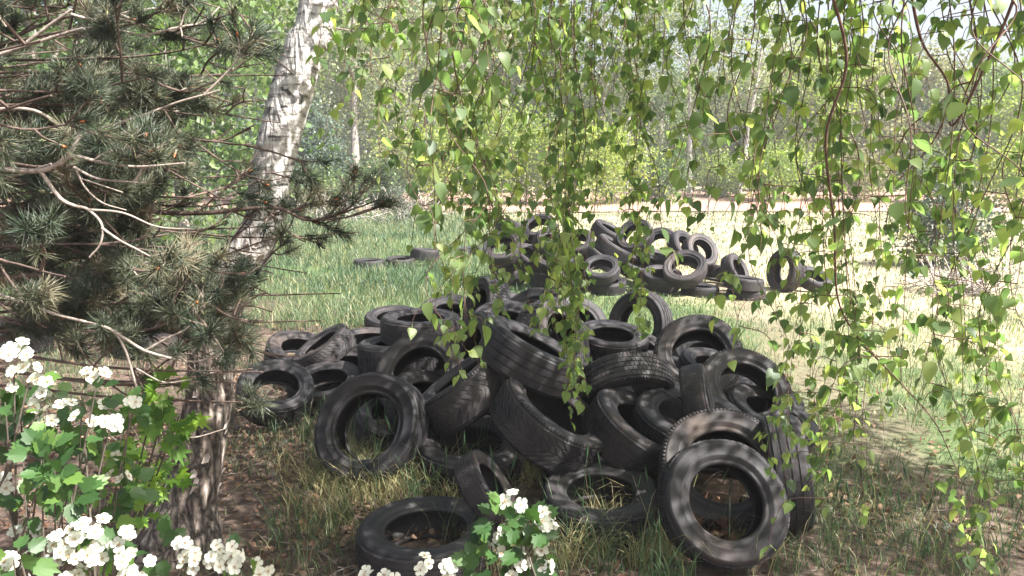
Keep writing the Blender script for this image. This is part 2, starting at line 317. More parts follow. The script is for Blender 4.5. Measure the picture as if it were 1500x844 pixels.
# ==================== TYRES ====================
SEG = 60
def tyre_parts(R, w, rim, style, wob=0.0):
    hw = w/2; a = np.linspace(0, 2*np.pi, SEG, endpoint=False)
    oval = 1 + wob*np.cos(2*a) + wob*.5*np.cos(3*a+1)
    def rev(prof, seg=SEG):
        mb = MB(); V = []
        for r, z in prof:
            V.append(np.stack([r*np.cos(a)*oval, r*np.sin(a)/oval, np.full(SEG, z)], -1))
        n = len(prof); i = np.arange(n-1)[:, None]*SEG; j = np.arange(SEG)[None]; k = (j+1) % SEG
        mb.add(np.array(V).reshape(-1, 3), np.stack([i+j, i+k, i+SEG+k, i+SEG+j], -1).reshape(-1, 4)); return mb
    h = R - rim
    def sw(s):     # sidewall from bead lip to shoulder, with moulded rings
        p = [(rim+.006, hw*.62), (rim-.004, hw*.72), (rim, hw*.84), (rim+.012, hw*.90), (rim+.016, hw*.86), (rim+.022, hw*.95),
             (rim+.30*h, hw*1.02), (rim+.34*h, hw*1.06), (rim+.37*h, hw*1.03), (rim+.55*h, hw*1.07), (rim+.72*h, hw*1.05), (rim+.75*h, hw*1.075), (rim+.78*h, hw*1.04), (rim+.88*h, hw*.98), (R-.014, hw*.86)]
        return [(r, z*s) for r, z in p]
    left = rev(sw(-1)); right = rev(sw(1)[::-1])
    for mb_, sg in ((left, -1), (right, 1)):
        nr = 96 if style in ('fine', 'skew') else 0
        for q in range(nr):
            a0 = 2*np.pi*q/nr; V = []
            for aa in (a0, a0+.035):
                o = 1+wob*math.cos(2*aa)+wob*.5*math.cos(3*aa+1)
                for rr, zz in ((rim+.82*h, hw*.98), (rim+.82*h, hw*1.045), (rim+.92*h, hw*.975), (rim+.92*h, hw*.90)): V.append([rr*math.cos(aa)*o, rr*math.sin(aa)/o, zz*sg])
            mb_.add(V, [[1, 2, 6, 5], [0, 1, 5, 4], [0, 3, 2, 1], [4, 5, 6, 7], [2, 3, 7, 6]])
    # tread: recessed base band plus blocks
    gd = .006
    mb = rev([(R-.014, -hw*.86)][0:1] + [(R-gd-.002, -hw*.80), (R-gd, -hw*.4), (R-gd, hw*.4), (R-gd-.002, hw*.80), (R-.014, hw*.86)])
    def block(a0, a1, z0, z1, sk):
        V = []
        for zz, t in ((z0, 0), (z1, 1)):
            top = R - .006*abs(2*zz/w)**3 - .001
            for aa in (a0, a1):
                an = aa + sk*zz; o = 1 + wob*math.cos(2*an) + wob*.5*math.cos(3*an+1)
                for rr in (R-gd-.004, top):
                    V.append([rr*math.cos(an)*o, rr*math.sin(an)/o, zz])
        # idx: z0a0(b,t) z0a1(b,t) z1a0 z1a1
        mb.add(V, [[1, 3, 7, 5], [0, 1, 5, 4], [3, 2, 6, 7], [0, 2, 3, 1], [5, 7, 6, 4]])
    if style == 'blocks': rows, nb, gap, sk = 4, 56, .22, 1.6
    elif style == 'fine': rows, nb, gap, sk = 5, 72, .16, 0.0
    elif style == 'ribs': rows, nb, gap, sk = 4, 40, .0, 0.0
    else: rows, nb, gap, sk = 4, 44, .3, 3.2
    zz = np.linspace(-hw*.84, hw*.84, rows+1); rg = .010/2
    for r_ in range(rows):
        for q in range(nb):
            a0 = 2*np.pi*(q + (r_ % 2)*.5)/nb; a1 = a0 + 2*np.pi/nb*(1-gap)
            s_ = sk*(1 if zz[r_] < 0 else -1) if style != 'blocks' else sk*(1 if r_ % 2 else -1)*.6
            block(a0, a1, zz[r_]+rg*.8, zz[r_+1]-rg*.8, s_)
    liner = rev([(rim+.006, hw*.62), (rim+.02, hw*.74), (rim+.5*h, hw*.93), (R-.03, hw*.80), (R-.018, hw*.45), (R-.016, 0), (R-.018, -hw*.45), (R-.03, -hw*.80), (rim+.5*h, -hw*.93), (rim+.02, -hw*.74), (rim+.006, -hw*.62)][::-1])
    return left, right, mb, liner
SPECS = [(.30, .20, .176, 'blocks', .012), (.31, .205, .185, 'skew', .02), (.30, .19, .180, 'ribs', .014), (.295, .18, .178, 'fine', .010), (.30, .215, .172, 'blocks', .035), (.30, .215, .188, 'skew', .008)]
TY = []
for k, (R, w, rim, st, wob) in enumerate(SPECS):
    l, r, t, li = tyre_parts(R, w, rim, st, wob); mm = M['rubber'] if k % 2 == 0 else M['rubber_worn']
    TY.append((R, w, l.mesh('sidewall', mm), r.mesh('sidewall', mm), t.mesh('tread', mm, smooth=False), li.mesh('inner_liner', M['liner'])))
GF = 'tyres heaped in the near pile'; GB = 'tyres heaped in the far pile'; GS = 'tyres lying loose in the grass'
TABLE = [
 (1057, 738, .272, -.02, (.06, -.80, .52), 0, 'biggest front tyre at the right, facing the camera with brown leaf debris inside', GF),
 (1062, 690, .295, -.03, (-.08, -.70, .62), 1, 'pale dusty tyre leaning behind the biggest front tyre, only its upper arc showing', GF),
 (1146, 694, .265, -.02, ('c', .95, .1, .22), 2, 'dark tyre half hidden behind the right side of the front right tyre', GF),
 (1118, 622, .27, .05, (.3, -.2, .9), 2, 'dark smooth tyre tipped sideways under the bluish tyre at the right end', GF),
 (880, 731, .285, -.01, (.0, -.10, 1), 0, 'tyre lying flat in the grass at the front middle, left of the front right tyre', GF),
 (627, 792, .30, -.01, (.02, .0, 1), 2, 'flat tyre nearest the bottom edge, a small tyre standing against its rim', GF),
 (710, 720, .18, .05, ('c', .8, .56, .15), 3, 'small narrow tyre standing on edge behind the flat tyre nearest the bottom', GF),
 (550, 628, .30, -.03, (-.22, -.85, .42), 2, 'big upright tyre at the left of the near pile, grass before its hole', GF),
 (478, 566, .27, -.01, (-.1, -.25, 1), 3, 'tyre lying nearly flat just behind the big upright left tyre', GF),
 (405, 578, .25, -.02, (.25, -.40, .85), 0, 'leftmost tyre of the near pile, tilted and partly behind pine twigs', GF),
 (541, 508, .28, .06, (.05, -.1, 1), 3, 'tyre lying flat with a pale lit rim, left of the large dark flat tyre', GF),
 (616, 495, .30, .32, (.02, .0, 1), 2, 'large dark smooth tyre lying flat on top at the back left of the near pile', GF),
 (580, 532, .31, .12, (-.03, .05, 1), 0, 'dark tyre lying flat below the large dark flat tyre', GF),
 (577, 474, .28, -.01, (.0, -.2, 1), 0, 'tyre in the grass peeping out behind the large dark flat tyre', GF),
 (648, 558, .29, .08, (-.15, -.75, .6), 1, 'tyre facing the camera just right of the big upright left tyre', GF),
 (692, 535, .29, .14, (-.88, -.35, .3), 2, 'dark tyre standing on edge under the hanging leaves left of centre', GF),
 (708, 590, .29, .12, ('c', -.57, .8, .1), 5, 'edge-on tyre with grooved tread rising to the right, left of the pile centre', GF),
 (780, 546, .31, .28, ('c', .45, .88, .12), 2, 'long pale dappled tyre sloping down right at the top of the near pile', GF),
 (742, 497, .29, .30, (.0, -.45, .9), 0, 'dark tyre behind the long dappled sloping tyre', GF),
 (797, 632, .32, -.02, ('c', .5, .78, .25), 5, 'wide dappled tyre in the middle of the near pile with a slanting dark hole', GF),
 (918, 636, .30, .03, ('c', .45, .8, .3), 4, 'tyre with a sunlit brown tread tilted to the right, behind the flat front middle tyre', GF),
 (880, 508, .28, .30, (.05, -.12, 1), 0, 'tyre lying flat on the upper of two stacked tyres at the top centre right', GF),
 (878, 545, .28, .12, (.0, -.05, 1), 3, 'tyre under the flat one at the top centre right', GF),
 (918, 578, .30, .14, ('c', .12, -.74, .6), 3, 'arched tyre with fine grooved tread across the middle right of the near pile', GF),
 (1022, 538, .30, .10, (-.12, -.72, .62), 1, 'big tilted tyre at the back right of the near pile with a deep dark hole', GF),
 (1092, 582, .27, .06, (.12, -.72, .62), 1, 'tyre with a bluish tread at the right end of the near pile', GF),
 (974, 603, .22, .12, ('c', .5, .8, .2), 3, 'small tyre edge-on between the sunlit brown tyre and the deep-holed tyre', GF),
 (1028, 597, .19, .20, ('c', .9, .2, .3), 3, 'small stubby tyre edge-on in the gap above the pale dusty arc', GF),
 (938, 476, .30, -.02, (-.62, -.72, .20), 2, 'tyre standing upright at the back of the near pile, turned to the left', GF),
 (712, 455, .27, .24, (-.80, -.35, .3), 0, 'dark tyre poking up behind the hanging leaves at the top left of the near pile', GF),
 (660, 474, .29, .10, (.15, -.55, .75), 2, 'dark tyre at the back, half hidden behind the large dark flat tyre', GF),
 (795, 480, .30, .26, (-.45, -.65, .55), 1, 'tyre with a pinkish inside at the top of the near pile behind the leaf curtain', GF),
 (815, 510, .29, .20, (.75, -.5, .4), 0, 'tyre standing behind the leaf curtain, left of the two stacked tyres', GF),
 (668, 668, .30, -.05, (.05, -.15, 1), 4, 'dull sunken tyre lying low on the ground right of the big upright left tyre', GF),
 (474, 524, .25, .0, (-.5, -.15, .85), 1, 'grey crumpled tyre leaning at the far left of the near pile', GF),
 (445, 527, .28, -.02, (.3, -.2, .9), 0, 'tyre lying behind the pine twigs at the left end of the near pile', GF),
 (850, 590, .31, .04, (-.3, -.35, .88), 0, 'dark tyre buried in the middle of the near pile under the fine grooved arched tyre', GF),
 (760, 590, .30, .06, (.1, -.2, .95), 4, 'dark tyre buried under the long dappled sloping tyre', GF),
 (1010, 640, .30, .02, (.1, -.2, .95), 0, 'dark tyre buried behind the pale dusty arc', GF),
 (1090, 640, .30, .0, (.0, -.1, 1), 0, 'dark tyre at the bottom of the right end of the near pile', GF),
 (960, 560, .30, .0, (.0, -.2, .97), 4, 'dark tyre at the bottom of the near pile under the deep-holed tyre', GF),
 (680, 560, .30, .0, (.1, -.15, .97), 4, 'dark tyre at the bottom of the near pile left of centre', GF),
 (845, 480, .28, .10, (.3, -.6, .7), 2, 'dark tyre at the very back of the near pile behind the stacked tyres', GF),
 (750, 470, .28, .05, (.2, -.6, .7), 0, 'dark tyre at the very back of the near pile behind the leaf curtain', GF),
 (574, 622, .24, .0, (.3, -.2, .93), 2, 'dark tyre lying tilted behind the big upright left tyre, seen through its hole', GF),
 (1034, 528, .27, .04, (.0, -.35, .9), 0, 'added tyre darkening the hole of the big tilted back right tyre', GF),  # extra tyre put in so that this hole looks dark
 (590, 560, .27, .0, (.1, -.1, .97), 3, 'dark tyre low in the heap behind the big upright left tyre', GF),
 (632, 600, .26, .02, (.4, -.3, .85), 0, 'small dark tyre wedged between the big upright left tyre and the edge-on one', GF),
 (860, 660, .27, -.03, (.2, -.2, .95), 3, 'dark tyre low behind the flat front middle tyre', GF),
 (985, 600, .28, .02, (-.2, -.3, .9), 0, 'dark tyre filling the gap under the deep-holed tyre', GF),
 (1050, 565, .27, .0, (.2, -.2, .95), 2, 'dark tyre low at the back right of the heap', GF),
 (930, 520, .27, .0, (.1, -.3, .9), 0, 'dark tyre on the ground behind the two stacked tyres', GF),
 (1100, 610, .27, .0, (-.1, -.2, .95), 3, 'dark tyre low inside the right end of the heap', GF),
 (640, 520, .28, .12, (.1, -.2, .95), 4, 'dark tyre under the large dark flat tyre', GF),
 (520, 545, .27, .0, (.1, -.1, .97), 4, 'dark tyre low behind the big upright left tyre, to its left', GF),
 # far pile
 (750, 339, 0.261, 0.561, (.30, .30, .88), 0, 'topmost tyre at the left of the far pile, sloping down to the right', GB),
 (790, 336, 0.252, 0.527, (-0.30, -0.70, 0.90), 0, 'tyre at the crest of the far pile right of the topmost sloping one', GB),
 (736, 364, 0.261, 0.323, (-0.25, -0.75, 0.85), 1, 'dusty tyre at the left edge of the far pile with a round dark hole', GB),
 (742, 389, 0.261, 0.153, (.05, -.05, 1), 2, 'flat tyre at the left foot of the far pile', GB),
 (745, 404, 0.252, 0.017, (.0, .05, 1), 0, 'lowest flat tyre at the left foot of the far pile', GB),
 (805, 358, 0.270, 0.357, (0.60, -0.60, 0.80), 2, 'tyre standing half turned in the upper middle of the far pile', GB),
 (775, 378, 0.261, 0.204, (0.45, -0.40, 1.05), 0, 'tilted tyre in the left middle of the far pile', GB),
 (812, 383, 0.261, 0.187, (-0.20, -0.60, 1.05), 0, 'dark tyre in the centre of the far pile', GB),
 (800, 406, 0.261, 0.034, (.1, -.1, 1), 0, 'dark flat tyre at the centre foot of the far pile', GB),
 (845, 358, 0.261, 0.340, (-0.30, -0.60, 1.00), 1, 'tyre behind the leaf curtain in the upper far pile', GB),
 (838, 401, 0.261, 0.068, (.3, -.5, .8), 2, 'tyre behind the leaf curtain at the foot of the far pile', GB),
 (892, 342, 0.270, 0.476, (.45, -.2, .85), 0, 'topmost tyre in the middle of the far pile', GB),
 (898, 364, 0.261, 0.340, (0.62, -0.15, 1.05), 4, 'brownish tyre edge-on sloping steeply to the right below the middle top tyre', GB),
 (884, 380, 0.261, 0.204, (0.58, -0.15, 1.08), 5, 'second brownish tyre edge-on, under the steeply sloping one', GB),
 (888, 417, 0.244, 0.009, (.0, -.22, 1), 2, 'blue grey flat tyre with a clear oval hole fronting the far pile', GB),
 (880, 397, 0.244, 0.136, (-.1, -.5, .85), 2, 'tyre resting just behind the blue grey oval one', GB),
 (930, 351, 0.261, 0.408, (-0.50, -0.70, 0.70), 0, 'dark tyre behind the leaf strand right of the middle top tyre', GB),
 (932, 388, 0.261, 0.136, (.3, -.3, .9), 0, 'dark tyre at the foot of the far pile behind the right leaf strand', GB),
 (972, 358, 0.270, 0.323, (-0.35, -0.85, 0.60), 2, 'blue grey tyre standing upright on the right half of the far pile', GB),
 (1000, 364, 0.261, 0.289, (0.65, -0.60, 0.60), 2, 'tyre standing edge-on beside the blue grey upright one', GB),
 (1020, 372, 0.261, 0.204, (0.45, -0.80, 0.60), 1, 'pale arched tyre leaning on the right slope of the far pile', GB),
 (1003, 395, 0.270, 0.102, (-0.30, -0.75, 0.80), 1, 'pale tyre with an open hole low on the right half of the far pile', GB),
 (970, 408, 0.261, 0.051, (.03, -.30, 1), 1, 'dusty tyre lying tilted with an oval hole at the right foot of the far pile', GB),
 (1025, 427, 0.252, -0.030, (.03, .0, 1), 2, 'flat tyre in the grass at the right foot of the far pile', GB),
 (1052, 401, 0.261, 0.017, (.2, .2, .95), 2, 'tyre lying behind the arched one on the right slope', GB),
 (1077, 397, 0.235, 0.034, (0.75, -0.60, 0.55), 1, 'tyre standing upright and turned away near the right end of the far pile', GB),
 (1090, 416, 0.244, 0.085, (.1, .0, 1), 2, 'upper of two flat tyres stacked at the right end of the far pile', GB),
 (1093, 431, 0.244, -0.030, (.0, .0, 1), 2, 'lower of two flat tyres stacked at the right end of the far pile', GB),
 (860, 376, 0.261, 0.187, (.1, -.3, .9), 4, 'dark tyre inside the far pile left of the two brownish ones', GB),
 (960, 381, 0.261, 0.136, (.2, -.2, .9), 4, 'dark tyre inside the far pile below the blue grey upright one', GB),
 (765, 356, 0.261, 0.383, (.1, -.4, .9), 4, 'dark tyre inside the far pile below the topmost sloping one', GB),
 (1150, 397, .29, -.02, (-.93, -.32, .12), 1, 'lone tyre standing upright in the sun right of the far pile', GS),
 (1191, 411, .24, -.05, (.25, -.45, .9), 0, 'small dark tyre lying in the sunny sand, farthest right', GS),
 (622, 374, 0.252, 0.050, (.1, .05, 1), 4, 'brown tyre lying flat on another in the grass left of the far pile', GS),
 (634, 383, 0.244, -0.090, (.0, .0, 1), 0, 'tyre sunk in the grass under the brown flat one', GS),
 (690, 372, 0.252, -0.070, (.0, .0, 1), 2, 'flat tyre in the grass just left of the far pile', GS),
 (585, 387, 0.261, -0.050, (.0, -.05, 1), 2, 'grey tyre sunk in the long grass, second from the left', GS),
 (543, 390, 0.261, -0.060, (.0, .0, 1), 0, 'leftmost tyre sunk in the long grass, behind a pine twig', GS),
 (218, 500, .31, -.02, (.0, .0, 1), 1, 'tyre lying flat behind the birch trunk, its upper side lit', GS),
 (22, 495, .31, -.02, (.1, .0, 1), 1, 'tyre lying flat at the left edge of the picture behind the blossom', GS),
]
CAMR, CAMU, CAMB = np.array([1., 0, 0]), np.array([0, math.sin(PITCH), math.cos(PITCH)]), np.array([0, -math.cos(PITCH), math.sin(PITCH)])
def axle(n): return nrm(n[1]*CAMR + n[2]*CAMU + n[3]*CAMB) if n[0] == 'c' else nrm(n)
def settle():
    """first places from the table, then the heap is relaxed until the tyres rest against each other"""
    C0 = []; NN = []; RR = []; EX = []
    for (px, py, R, h, n, v, lab, g) in TABLE:
        n = axle(n); s = R/TY[v][0]; w = TY[v][1]*s; ext = R*math.sqrt(max(0, 1-n[2]**2)) + .5*w*abs(n[2])
        d = ray(px, py); t = (h+ext-CH)/d[2]; C0.append(np.array([0, 0, CH]) + d*t); NN.append(n); RR.append(R); EX.append(ext)
    C0 = np.array(C0); P = C0.copy(); NN = np.array(NN); RR = np.array(RR); EX = np.array(EX); nt = len(P); a = np.linspace(0, 2*np.pi, 28, endpoint=False)
    rings = []
    for k in range(nt):
        f = frames(NN[k][None], np.array([[.3, .2, 1.0]]))[0]
        rings.append(.79*RR[k]*(np.cos(a)[:, None]*f[:, 0] + np.sin(a)[:, None]*f[:, 2]))
    dirs = nrm(C0 - np.array([0, 0, CH]))
    for it in range(90):
        D = np.zeros_like(P)
        for i in range(nt):
            for j in range(nt):
                if i == j or np.linalg.norm(P[i]-P[j]) > RR[i]+RR[j]: continue
                q = P[i] + rings[i] - P[j]; z = q @ NN[j]; pl = q - z[:, None]*NN[j]; r = np.linalg.norm(pl, axis=1, keepdims=True) + 1e-6
                c = pl/r*.79*RR[j]; dv = q - c; dist = np.linalg.norm(dv, axis=1); m = .30*(RR[i]+RR[j]) - dist
                k = np.argmax(m)
                if m[k] > 0: push = nrm(dv[k])*m[k]*.22; D[i] += push; D[j] -= push
        along = (D*dirs).sum(1, keepdims=True)*dirs
        P += np.clip(along + .22*(D-along), -.03, .03)
        P += np.where(np.arange(nt) < 9, .16, np.where(np.arange(nt) > 54, .08, .035))[:, None]*(C0-P)
        low = P[:, 2]-EX; P[:, 2] = np.where(low < -.035, EX-.035, P[:, 2])
    return P, NN
P_T, N_T = settle(); TYRES = []
for k, (px, py, R, h, n, v, label, group) in enumerate(TABLE):
    s = R/TY[v][0]; n = N_T[k]; o = empty('tyre', tuple(P_T[k]), label, 'tyre', group)
    o.rotation_mode = 'QUATERNION'; o.rotation_quaternion = Vector(n).to_track_quat('Z', 'Y') @ Quaternion((0, 0, 1), random.uniform(0, 6.28))
    sq = random.uniform(0, .07); o.scale = (s*(1+.5*sq), s*(1-sq), s*random.uniform(.90, 1.06))
    for nm, me in zip(('sidewall', 'sidewall', 'tread', 'inner_liner'), TY[v][2:]): link(nm, me, o)
    TYRES.append((P_T[k], R, n, TY[v][1]*s))
#@@TYRES_END
# ==================== GRASS AND LITTER ====================
def blades(name, label, mat, pos, h, wd, bend, tint, extra=0):
    """grass blades: two bent segments and a tip each"""
    n = len(pos); a = rng.uniform(0, 2*np.pi, n); d = np.stack([np.cos(a), np.sin(a), np.zeros(n)], -1); b = rng.uniform(0, 2*np.pi, n)
    l = np.stack([np.cos(b), np.sin(b), np.zeros(n)], -1); up = np.array([0, 0, 1.0]); h = np.asarray(h)[:, None]; wd = np.asarray(wd)[:, None]*.5; be = np.asarray(bend)[:, None]*h
    z0 = pos - up*.01; z1 = pos + up*h*.45 + l*be*.25; z2 = pos + up*h*.8 + l*be*.65; z3 = pos + up*h*(1-.25*np.asarray(bend)[:, None]) + l*be*1.1
    V = np.stack([z0-d*wd, z0+d*wd, z1-d*wd*.9, z1+d*wd*.9, z2-d*wd*.55, z2+d*wd*.55, z3], 1)
    o = (np.arange(n)*7)[:, None]
    mb = MB(); V = V.reshape(-1, 3); mb.v.append(V); mb.n = len(V)
    for q in ([0, 1, 3, 2], [2, 3, 5, 4]): mb.f4.append(o + np.array(q)); mb.t4.append(tint); mb.m4.append(np.zeros(n))
    mb.f3.append(o + np.array([4, 5, 6])); mb.t3.append(tint); mb.m3.append(np.zeros(n))
    return tag(mb.build(name, mat), label, 'grass', kind='stuff')
def spread(n, y0, y1, margin=1.15, p=1.0):
    y = y0 + (y1-y0)*rng.random(n)**p; x = (rng.random(n)*2-1)*(y*.70*margin+.3); return x, y
def inside(x, y, grow=0.0, hmax=.25):
    m = np.zeros(len(x), bool)
    for c, R, nn, w in TYRES:
        ex = abs(nn[2]); hx = nn[:2]
        dx, dy = x-c[0], y-c[1]
        if ex > .6: m |= (dx*dx+dy*dy) < (R+grow)**2
        else:
            along = dx*hx[0]+dy*hx[1]; q = dx*dx+dy*dy-along*along; m |= (np.abs(along) < w/2+.08) & (q < (R*.9)**2)
    return m
def sandy(x, y):  # how much of the sunny sandy clearing a point has
    return np.clip((.16*x + .05*y + 1.1*vnoise(x, y, .8, 5) - 1.25)*3.2, 0, 1)
# short turf near
x, y = spread(90000, 2.4, 8.5, p=.8)
dens = vnoise(x, y, 2.2, 3)*.6 + vnoise(x, y, 7, 4)*.4; left = np.clip((-x-.6)/1.5, 0, 1)*np.clip((5.2-y)/1.5, 0, 1)
keep = (rng.random(len(x)) < np.clip(dens*1.9-.60-left*.45+.25*np.clip(x-.8, 0, 1)-.55*np.clip(1.4-3.4*np.abs(x-1.75-.12*y), 0, 1)*(x > 1)+.2*(x > 1.3), .02, 1)*(1-.5*sandy(x, y))) & (~inside(x, y) | (rng.random(len(x)) < .05)); x, y, dens = x[keep], y[keep], dens[keep]
p = np.stack([x, y, gz(x, y)], -1); n = len(x)
blades('short_grass', 'short patchy grass growing around the near tyres', M['grass'], p, rng.uniform(.03, .09, n)*(.6+dens), rng.uniform(.003, .006, n), rng.uniform(.2, 1.0, n), np.clip(rng.beta(2, 3.2, n)+.1*sandy(x, y), 0, .999))
# tall tufts
cx, cy = [], []
for (a, b, k, sp) in ((545, 712, 26, 60), (500, 690, 10, 30), (700, 800, 14, 60), (870, 800, 20, 90), (1000, 830, 16, 100), (650, 690, 16, 60), (760, 710, 12, 40), (450, 640, 5, 60), (430, 790, 6, 80), (1240, 780, 7, 110),
                      (1350, 740, 5, 120), (480, 770, 8, 60), (890, 690, 4, 20), (560, 640, 5, 30), (900, 480, 8, 60), (620, 720, 12, 80), (1420, 810, 6, 80), (1130, 830, 12, 60), (780, 835, 14, 80)):
    for _ in range(int(k*.62)):
        g = gnd(a+random.gauss(0, sp*.6), min(880, b+random.gauss(0, sp*.22))); cx.append(g[0]); cy.append(g[1])
cx = np.array(cx); cy = np.array(cy); ii = ~inside(cx, cy, -.05) | (rng.random(len(cx)) < .12); cx, cy = cx[ii], cy[ii]
x = np.repeat(cx, 18)+rng.normal(0, .035, len(cx)*18); y = np.repeat(cy, 18)+rng.normal(0, .035, len(cx)*18); n = len(x)
dry = np.repeat(rng.random(len(cx)), 18)
blades('tall_grass', 'tall green grass tufts in front of the near tyres', M['grass'], np.stack([x, y, gz(x, y)], -1), rng.gamma(6, .027, n)+.04, rng.uniform(.0025, .005, n), rng.uniform(.1, .9, n), np.clip(rng.normal(.45, .2, n)+.4*(dry > .55), 0, .999))
cx2 = []
for (a, b, k) in ((520, 700, 18), (660, 700, 14), (540, 715, 12), (1000, 805, 9), (870, 800, 12), (470, 720, 9), (960, 770, 6), (760, 830, 8), (600, 715, 10), (740, 700, 8), (500, 760, 6)):
    for _ in range(k): cx2.append(gnd(a+random.gauss(0, 35), b+random.gauss(0, 14))[:2])
cx2 = np.array(cx2); x = np.repeat(cx2[:, 0], 30)+rng.normal(0, .03, len(cx2)*30); y = np.repeat(cx2[:, 1], 30)+rng.normal(0, .03, len(cx2)*30); n = len(x)
blades('dry_grass', 'dry straw coloured grass tufts under the near tyres', M['dry_grass'], np.stack([x, y, gz(x, y)], -1), rng.gamma(5, .022, n)+.03, rng.uniform(.002, .0045, n), rng.uniform(.2, 1.5, n), rng.random(n))
# seeding stalks
g = np.array([gnd(a+random.gauss(0, 25), b+random.gauss(0, 10))[:2] for (a, b) in ((520, 690), (550, 700), (580, 690), (500, 700), (600, 700), (710, 790), (740, 700), (700, 690), (870, 660), (1000, 800), (650, 760), (1210, 800), (1300, 820), (1350, 830), (890, 540), (880, 790)) for _ in range(4)])
mb = MB()
for q in g:
    h = random.uniform(.25, .42); a = random.uniform(0, 6.28); b = random.uniform(.03, .10); P = [[q[0]+b*t*t*math.cos(a), q[1]+b*t*t*math.sin(a), t*h] for t in np.linspace(0, 1, 7)]
    tube(mb, P, .0012, 3, tint=.4); e = np.array(P[-1])
    tube(mb, np.array([e+np.array([.25*b*math.cos(a)*t, .25*b*math.sin(a)*t, .07*t]) for t in np.linspace(-.3, 1, 5)]), [.0008, .004, .0045, .003, .0005], 4, tint=.93)
tag(mb.build('grass_stalks', M['grass']), 'thin seeding grass stalks rising in front of the tyres', 'grass', kind='stuff')
# middle distance and far turf
x, y = spread(210000, 7.5, 27, p=1.0)
s = sandy(x, y); dens = vnoise(x, y, 1.3, 6)*.6+vnoise(x, y, 5, 8)*.4
keep = (rng.random(len(x)) < np.clip(dens*2.4-.25, .1, 1)*(1-.66*s)) & ~inside(x, y); x, y, s, dens = x[keep], y[keep], s[keep], dens[keep]; n = len(x)
lf = np.clip((2.5-x)/4, .3, 1)
blades('meadow_grass', 'soft blue green meadow grass behind the near pile', M['far_grass'], np.stack([x, y, gz(x, y)], -1), rng.gamma(6, .0135, n)*(.5+dens)*lf+.02+.004*y*lf, .004+.0009*y*rng.random(n), rng.uniform(.1, .9, n), np.clip(rng.beta(1.6, 2.2, n)+.4*s+1.5*np.clip(vnoise(x, y, .7, 9)-.55, 0, 1), 0, .999))
# litter: dead leaves and bits of bark
x, y = spread(48000, 2.3, 8, p=.75)
keep = (rng.random(len(x)) < np.clip(vnoise(x, y, 2.5, 12)*1.6-.3, .05, 1)*np.clip(1.25-.55*np.clip(x-.6, 0, 2), .06, 1)*np.clip((6.5-y)/2, .1, 1)) & (~inside(x, y, -.1) | (rng.random(len(x)) < .5)); x, y = x[keep], y[keep]; n = len(x)
mb = MB(); up = nrm(rng.normal(size=(n, 3))*.45+np.array([0, 0, 1])); d = rand_unit(n); d = nrm(d-(d*up).sum(1, keepdims=True)*up)
Rm = np.stack([np.cross(d, up), d, up], -1); cup = SIMPLE[0].copy(); cup[1:3, 2] = .16; cup[3, 2] = .12
scatter(mb, cup, SIMPLE[1], np.stack([x, y, gz(x, y)+rng.uniform(.004, .02, n)], -1), Rm, rng.uniform(.015, .05, n), rng.random(n))
tag(mb.build('leaf_litter', M['dead_leaf']), 'brown dead leaves scattered over the soil', 'leaf litter', kind='stuff')
# leaves fallen inside the front tyre
c, R, nn, w = TYRES[0]; n = 120; a = rng.uniform(0, 6.28, n); rr = .17*np.sqrt(rng.random(n))
p = np.stack([c[0]+rr*np.cos(a), c[1]+.14+rr*np.sin(a)*.8, .02+.13*rng.random(n)**1.3], -1)
mb = MB(); scatter(mb, cup, SIMPLE[1], p, frames(rand_unit(n), rand_unit(n)), rng.uniform(.04, .085, n), rng.uniform(.3, 1, n))
tag(mb.build('dead_leaves', M['dead_leaf']), 'crumpled brown leaves caught inside the biggest front tyre', 'dead leaves', kind='stuff')
# thin sticks on the ground
mb = MB()
for _ in range(170):
    g = gnd(random.uniform(300, 1450), random.uniform(600, 860)) if random.random() < .7 else gnd(random.uniform(0, 460), random.uniform(520, 860)); a = random.uniform(0, 6.28); L = random.uniform(.08, .4)
    P = [[g[0]+L*t*math.cos(a+.3*t), g[1]+L*t*math.sin(a+.3*t), .012+.03*random.random()] for t in np.linspace(0, 1, 5)]; tube(mb, P, random.uniform(.0015, .004), 4)
tag(mb.build('dead_twigs', plain('ground_twig', (.10, .08, .07), .9, (.22, .18, .155), 30, .3)), 'thin grey fallen twigs lying in the grass', 'twigs', kind='stuff')
# dandelion clocks
for (a, b, hh, lab) in ((1387, 772, .17, 'white dandelion clock in the grass at the lower right'), (418, 648, .12, 'white dandelion clock in shade right of the birch foot'), (1215, 745, .14, 'small white dandelion clock below the right hanging twigs')):
    g = gnd(a, b, hh); e = empty('dandelion', (g[0], g[1], 0), lab, 'dandelion'); mb = MB(); tube(mb, [[0, 0, 0], [.005, 0, hh*.5], [0, 0, hh]], .0018, 5); mb.build('stem', M['green_stem'], e)
    mb = MB(); n = 90; dd = rand_unit(n); nd = np.array([[-.012, 0, 0], [.012, 0, 0], [0, 1, 0], [-.16, 1.05, 0], [.16, 1.05, 0], [0, 1.1, .16]]); fd = np.array([[0, 1, 2], [2, 3, 4], [2, 4, 5], [2, 5, 3]])
    scatter(mb, nd, fd, np.tile([0, 0, hh], (n, 1)), frames(dd, rand_unit(n)), .014, .5); mb.build('seed_head', M['petal'], e)

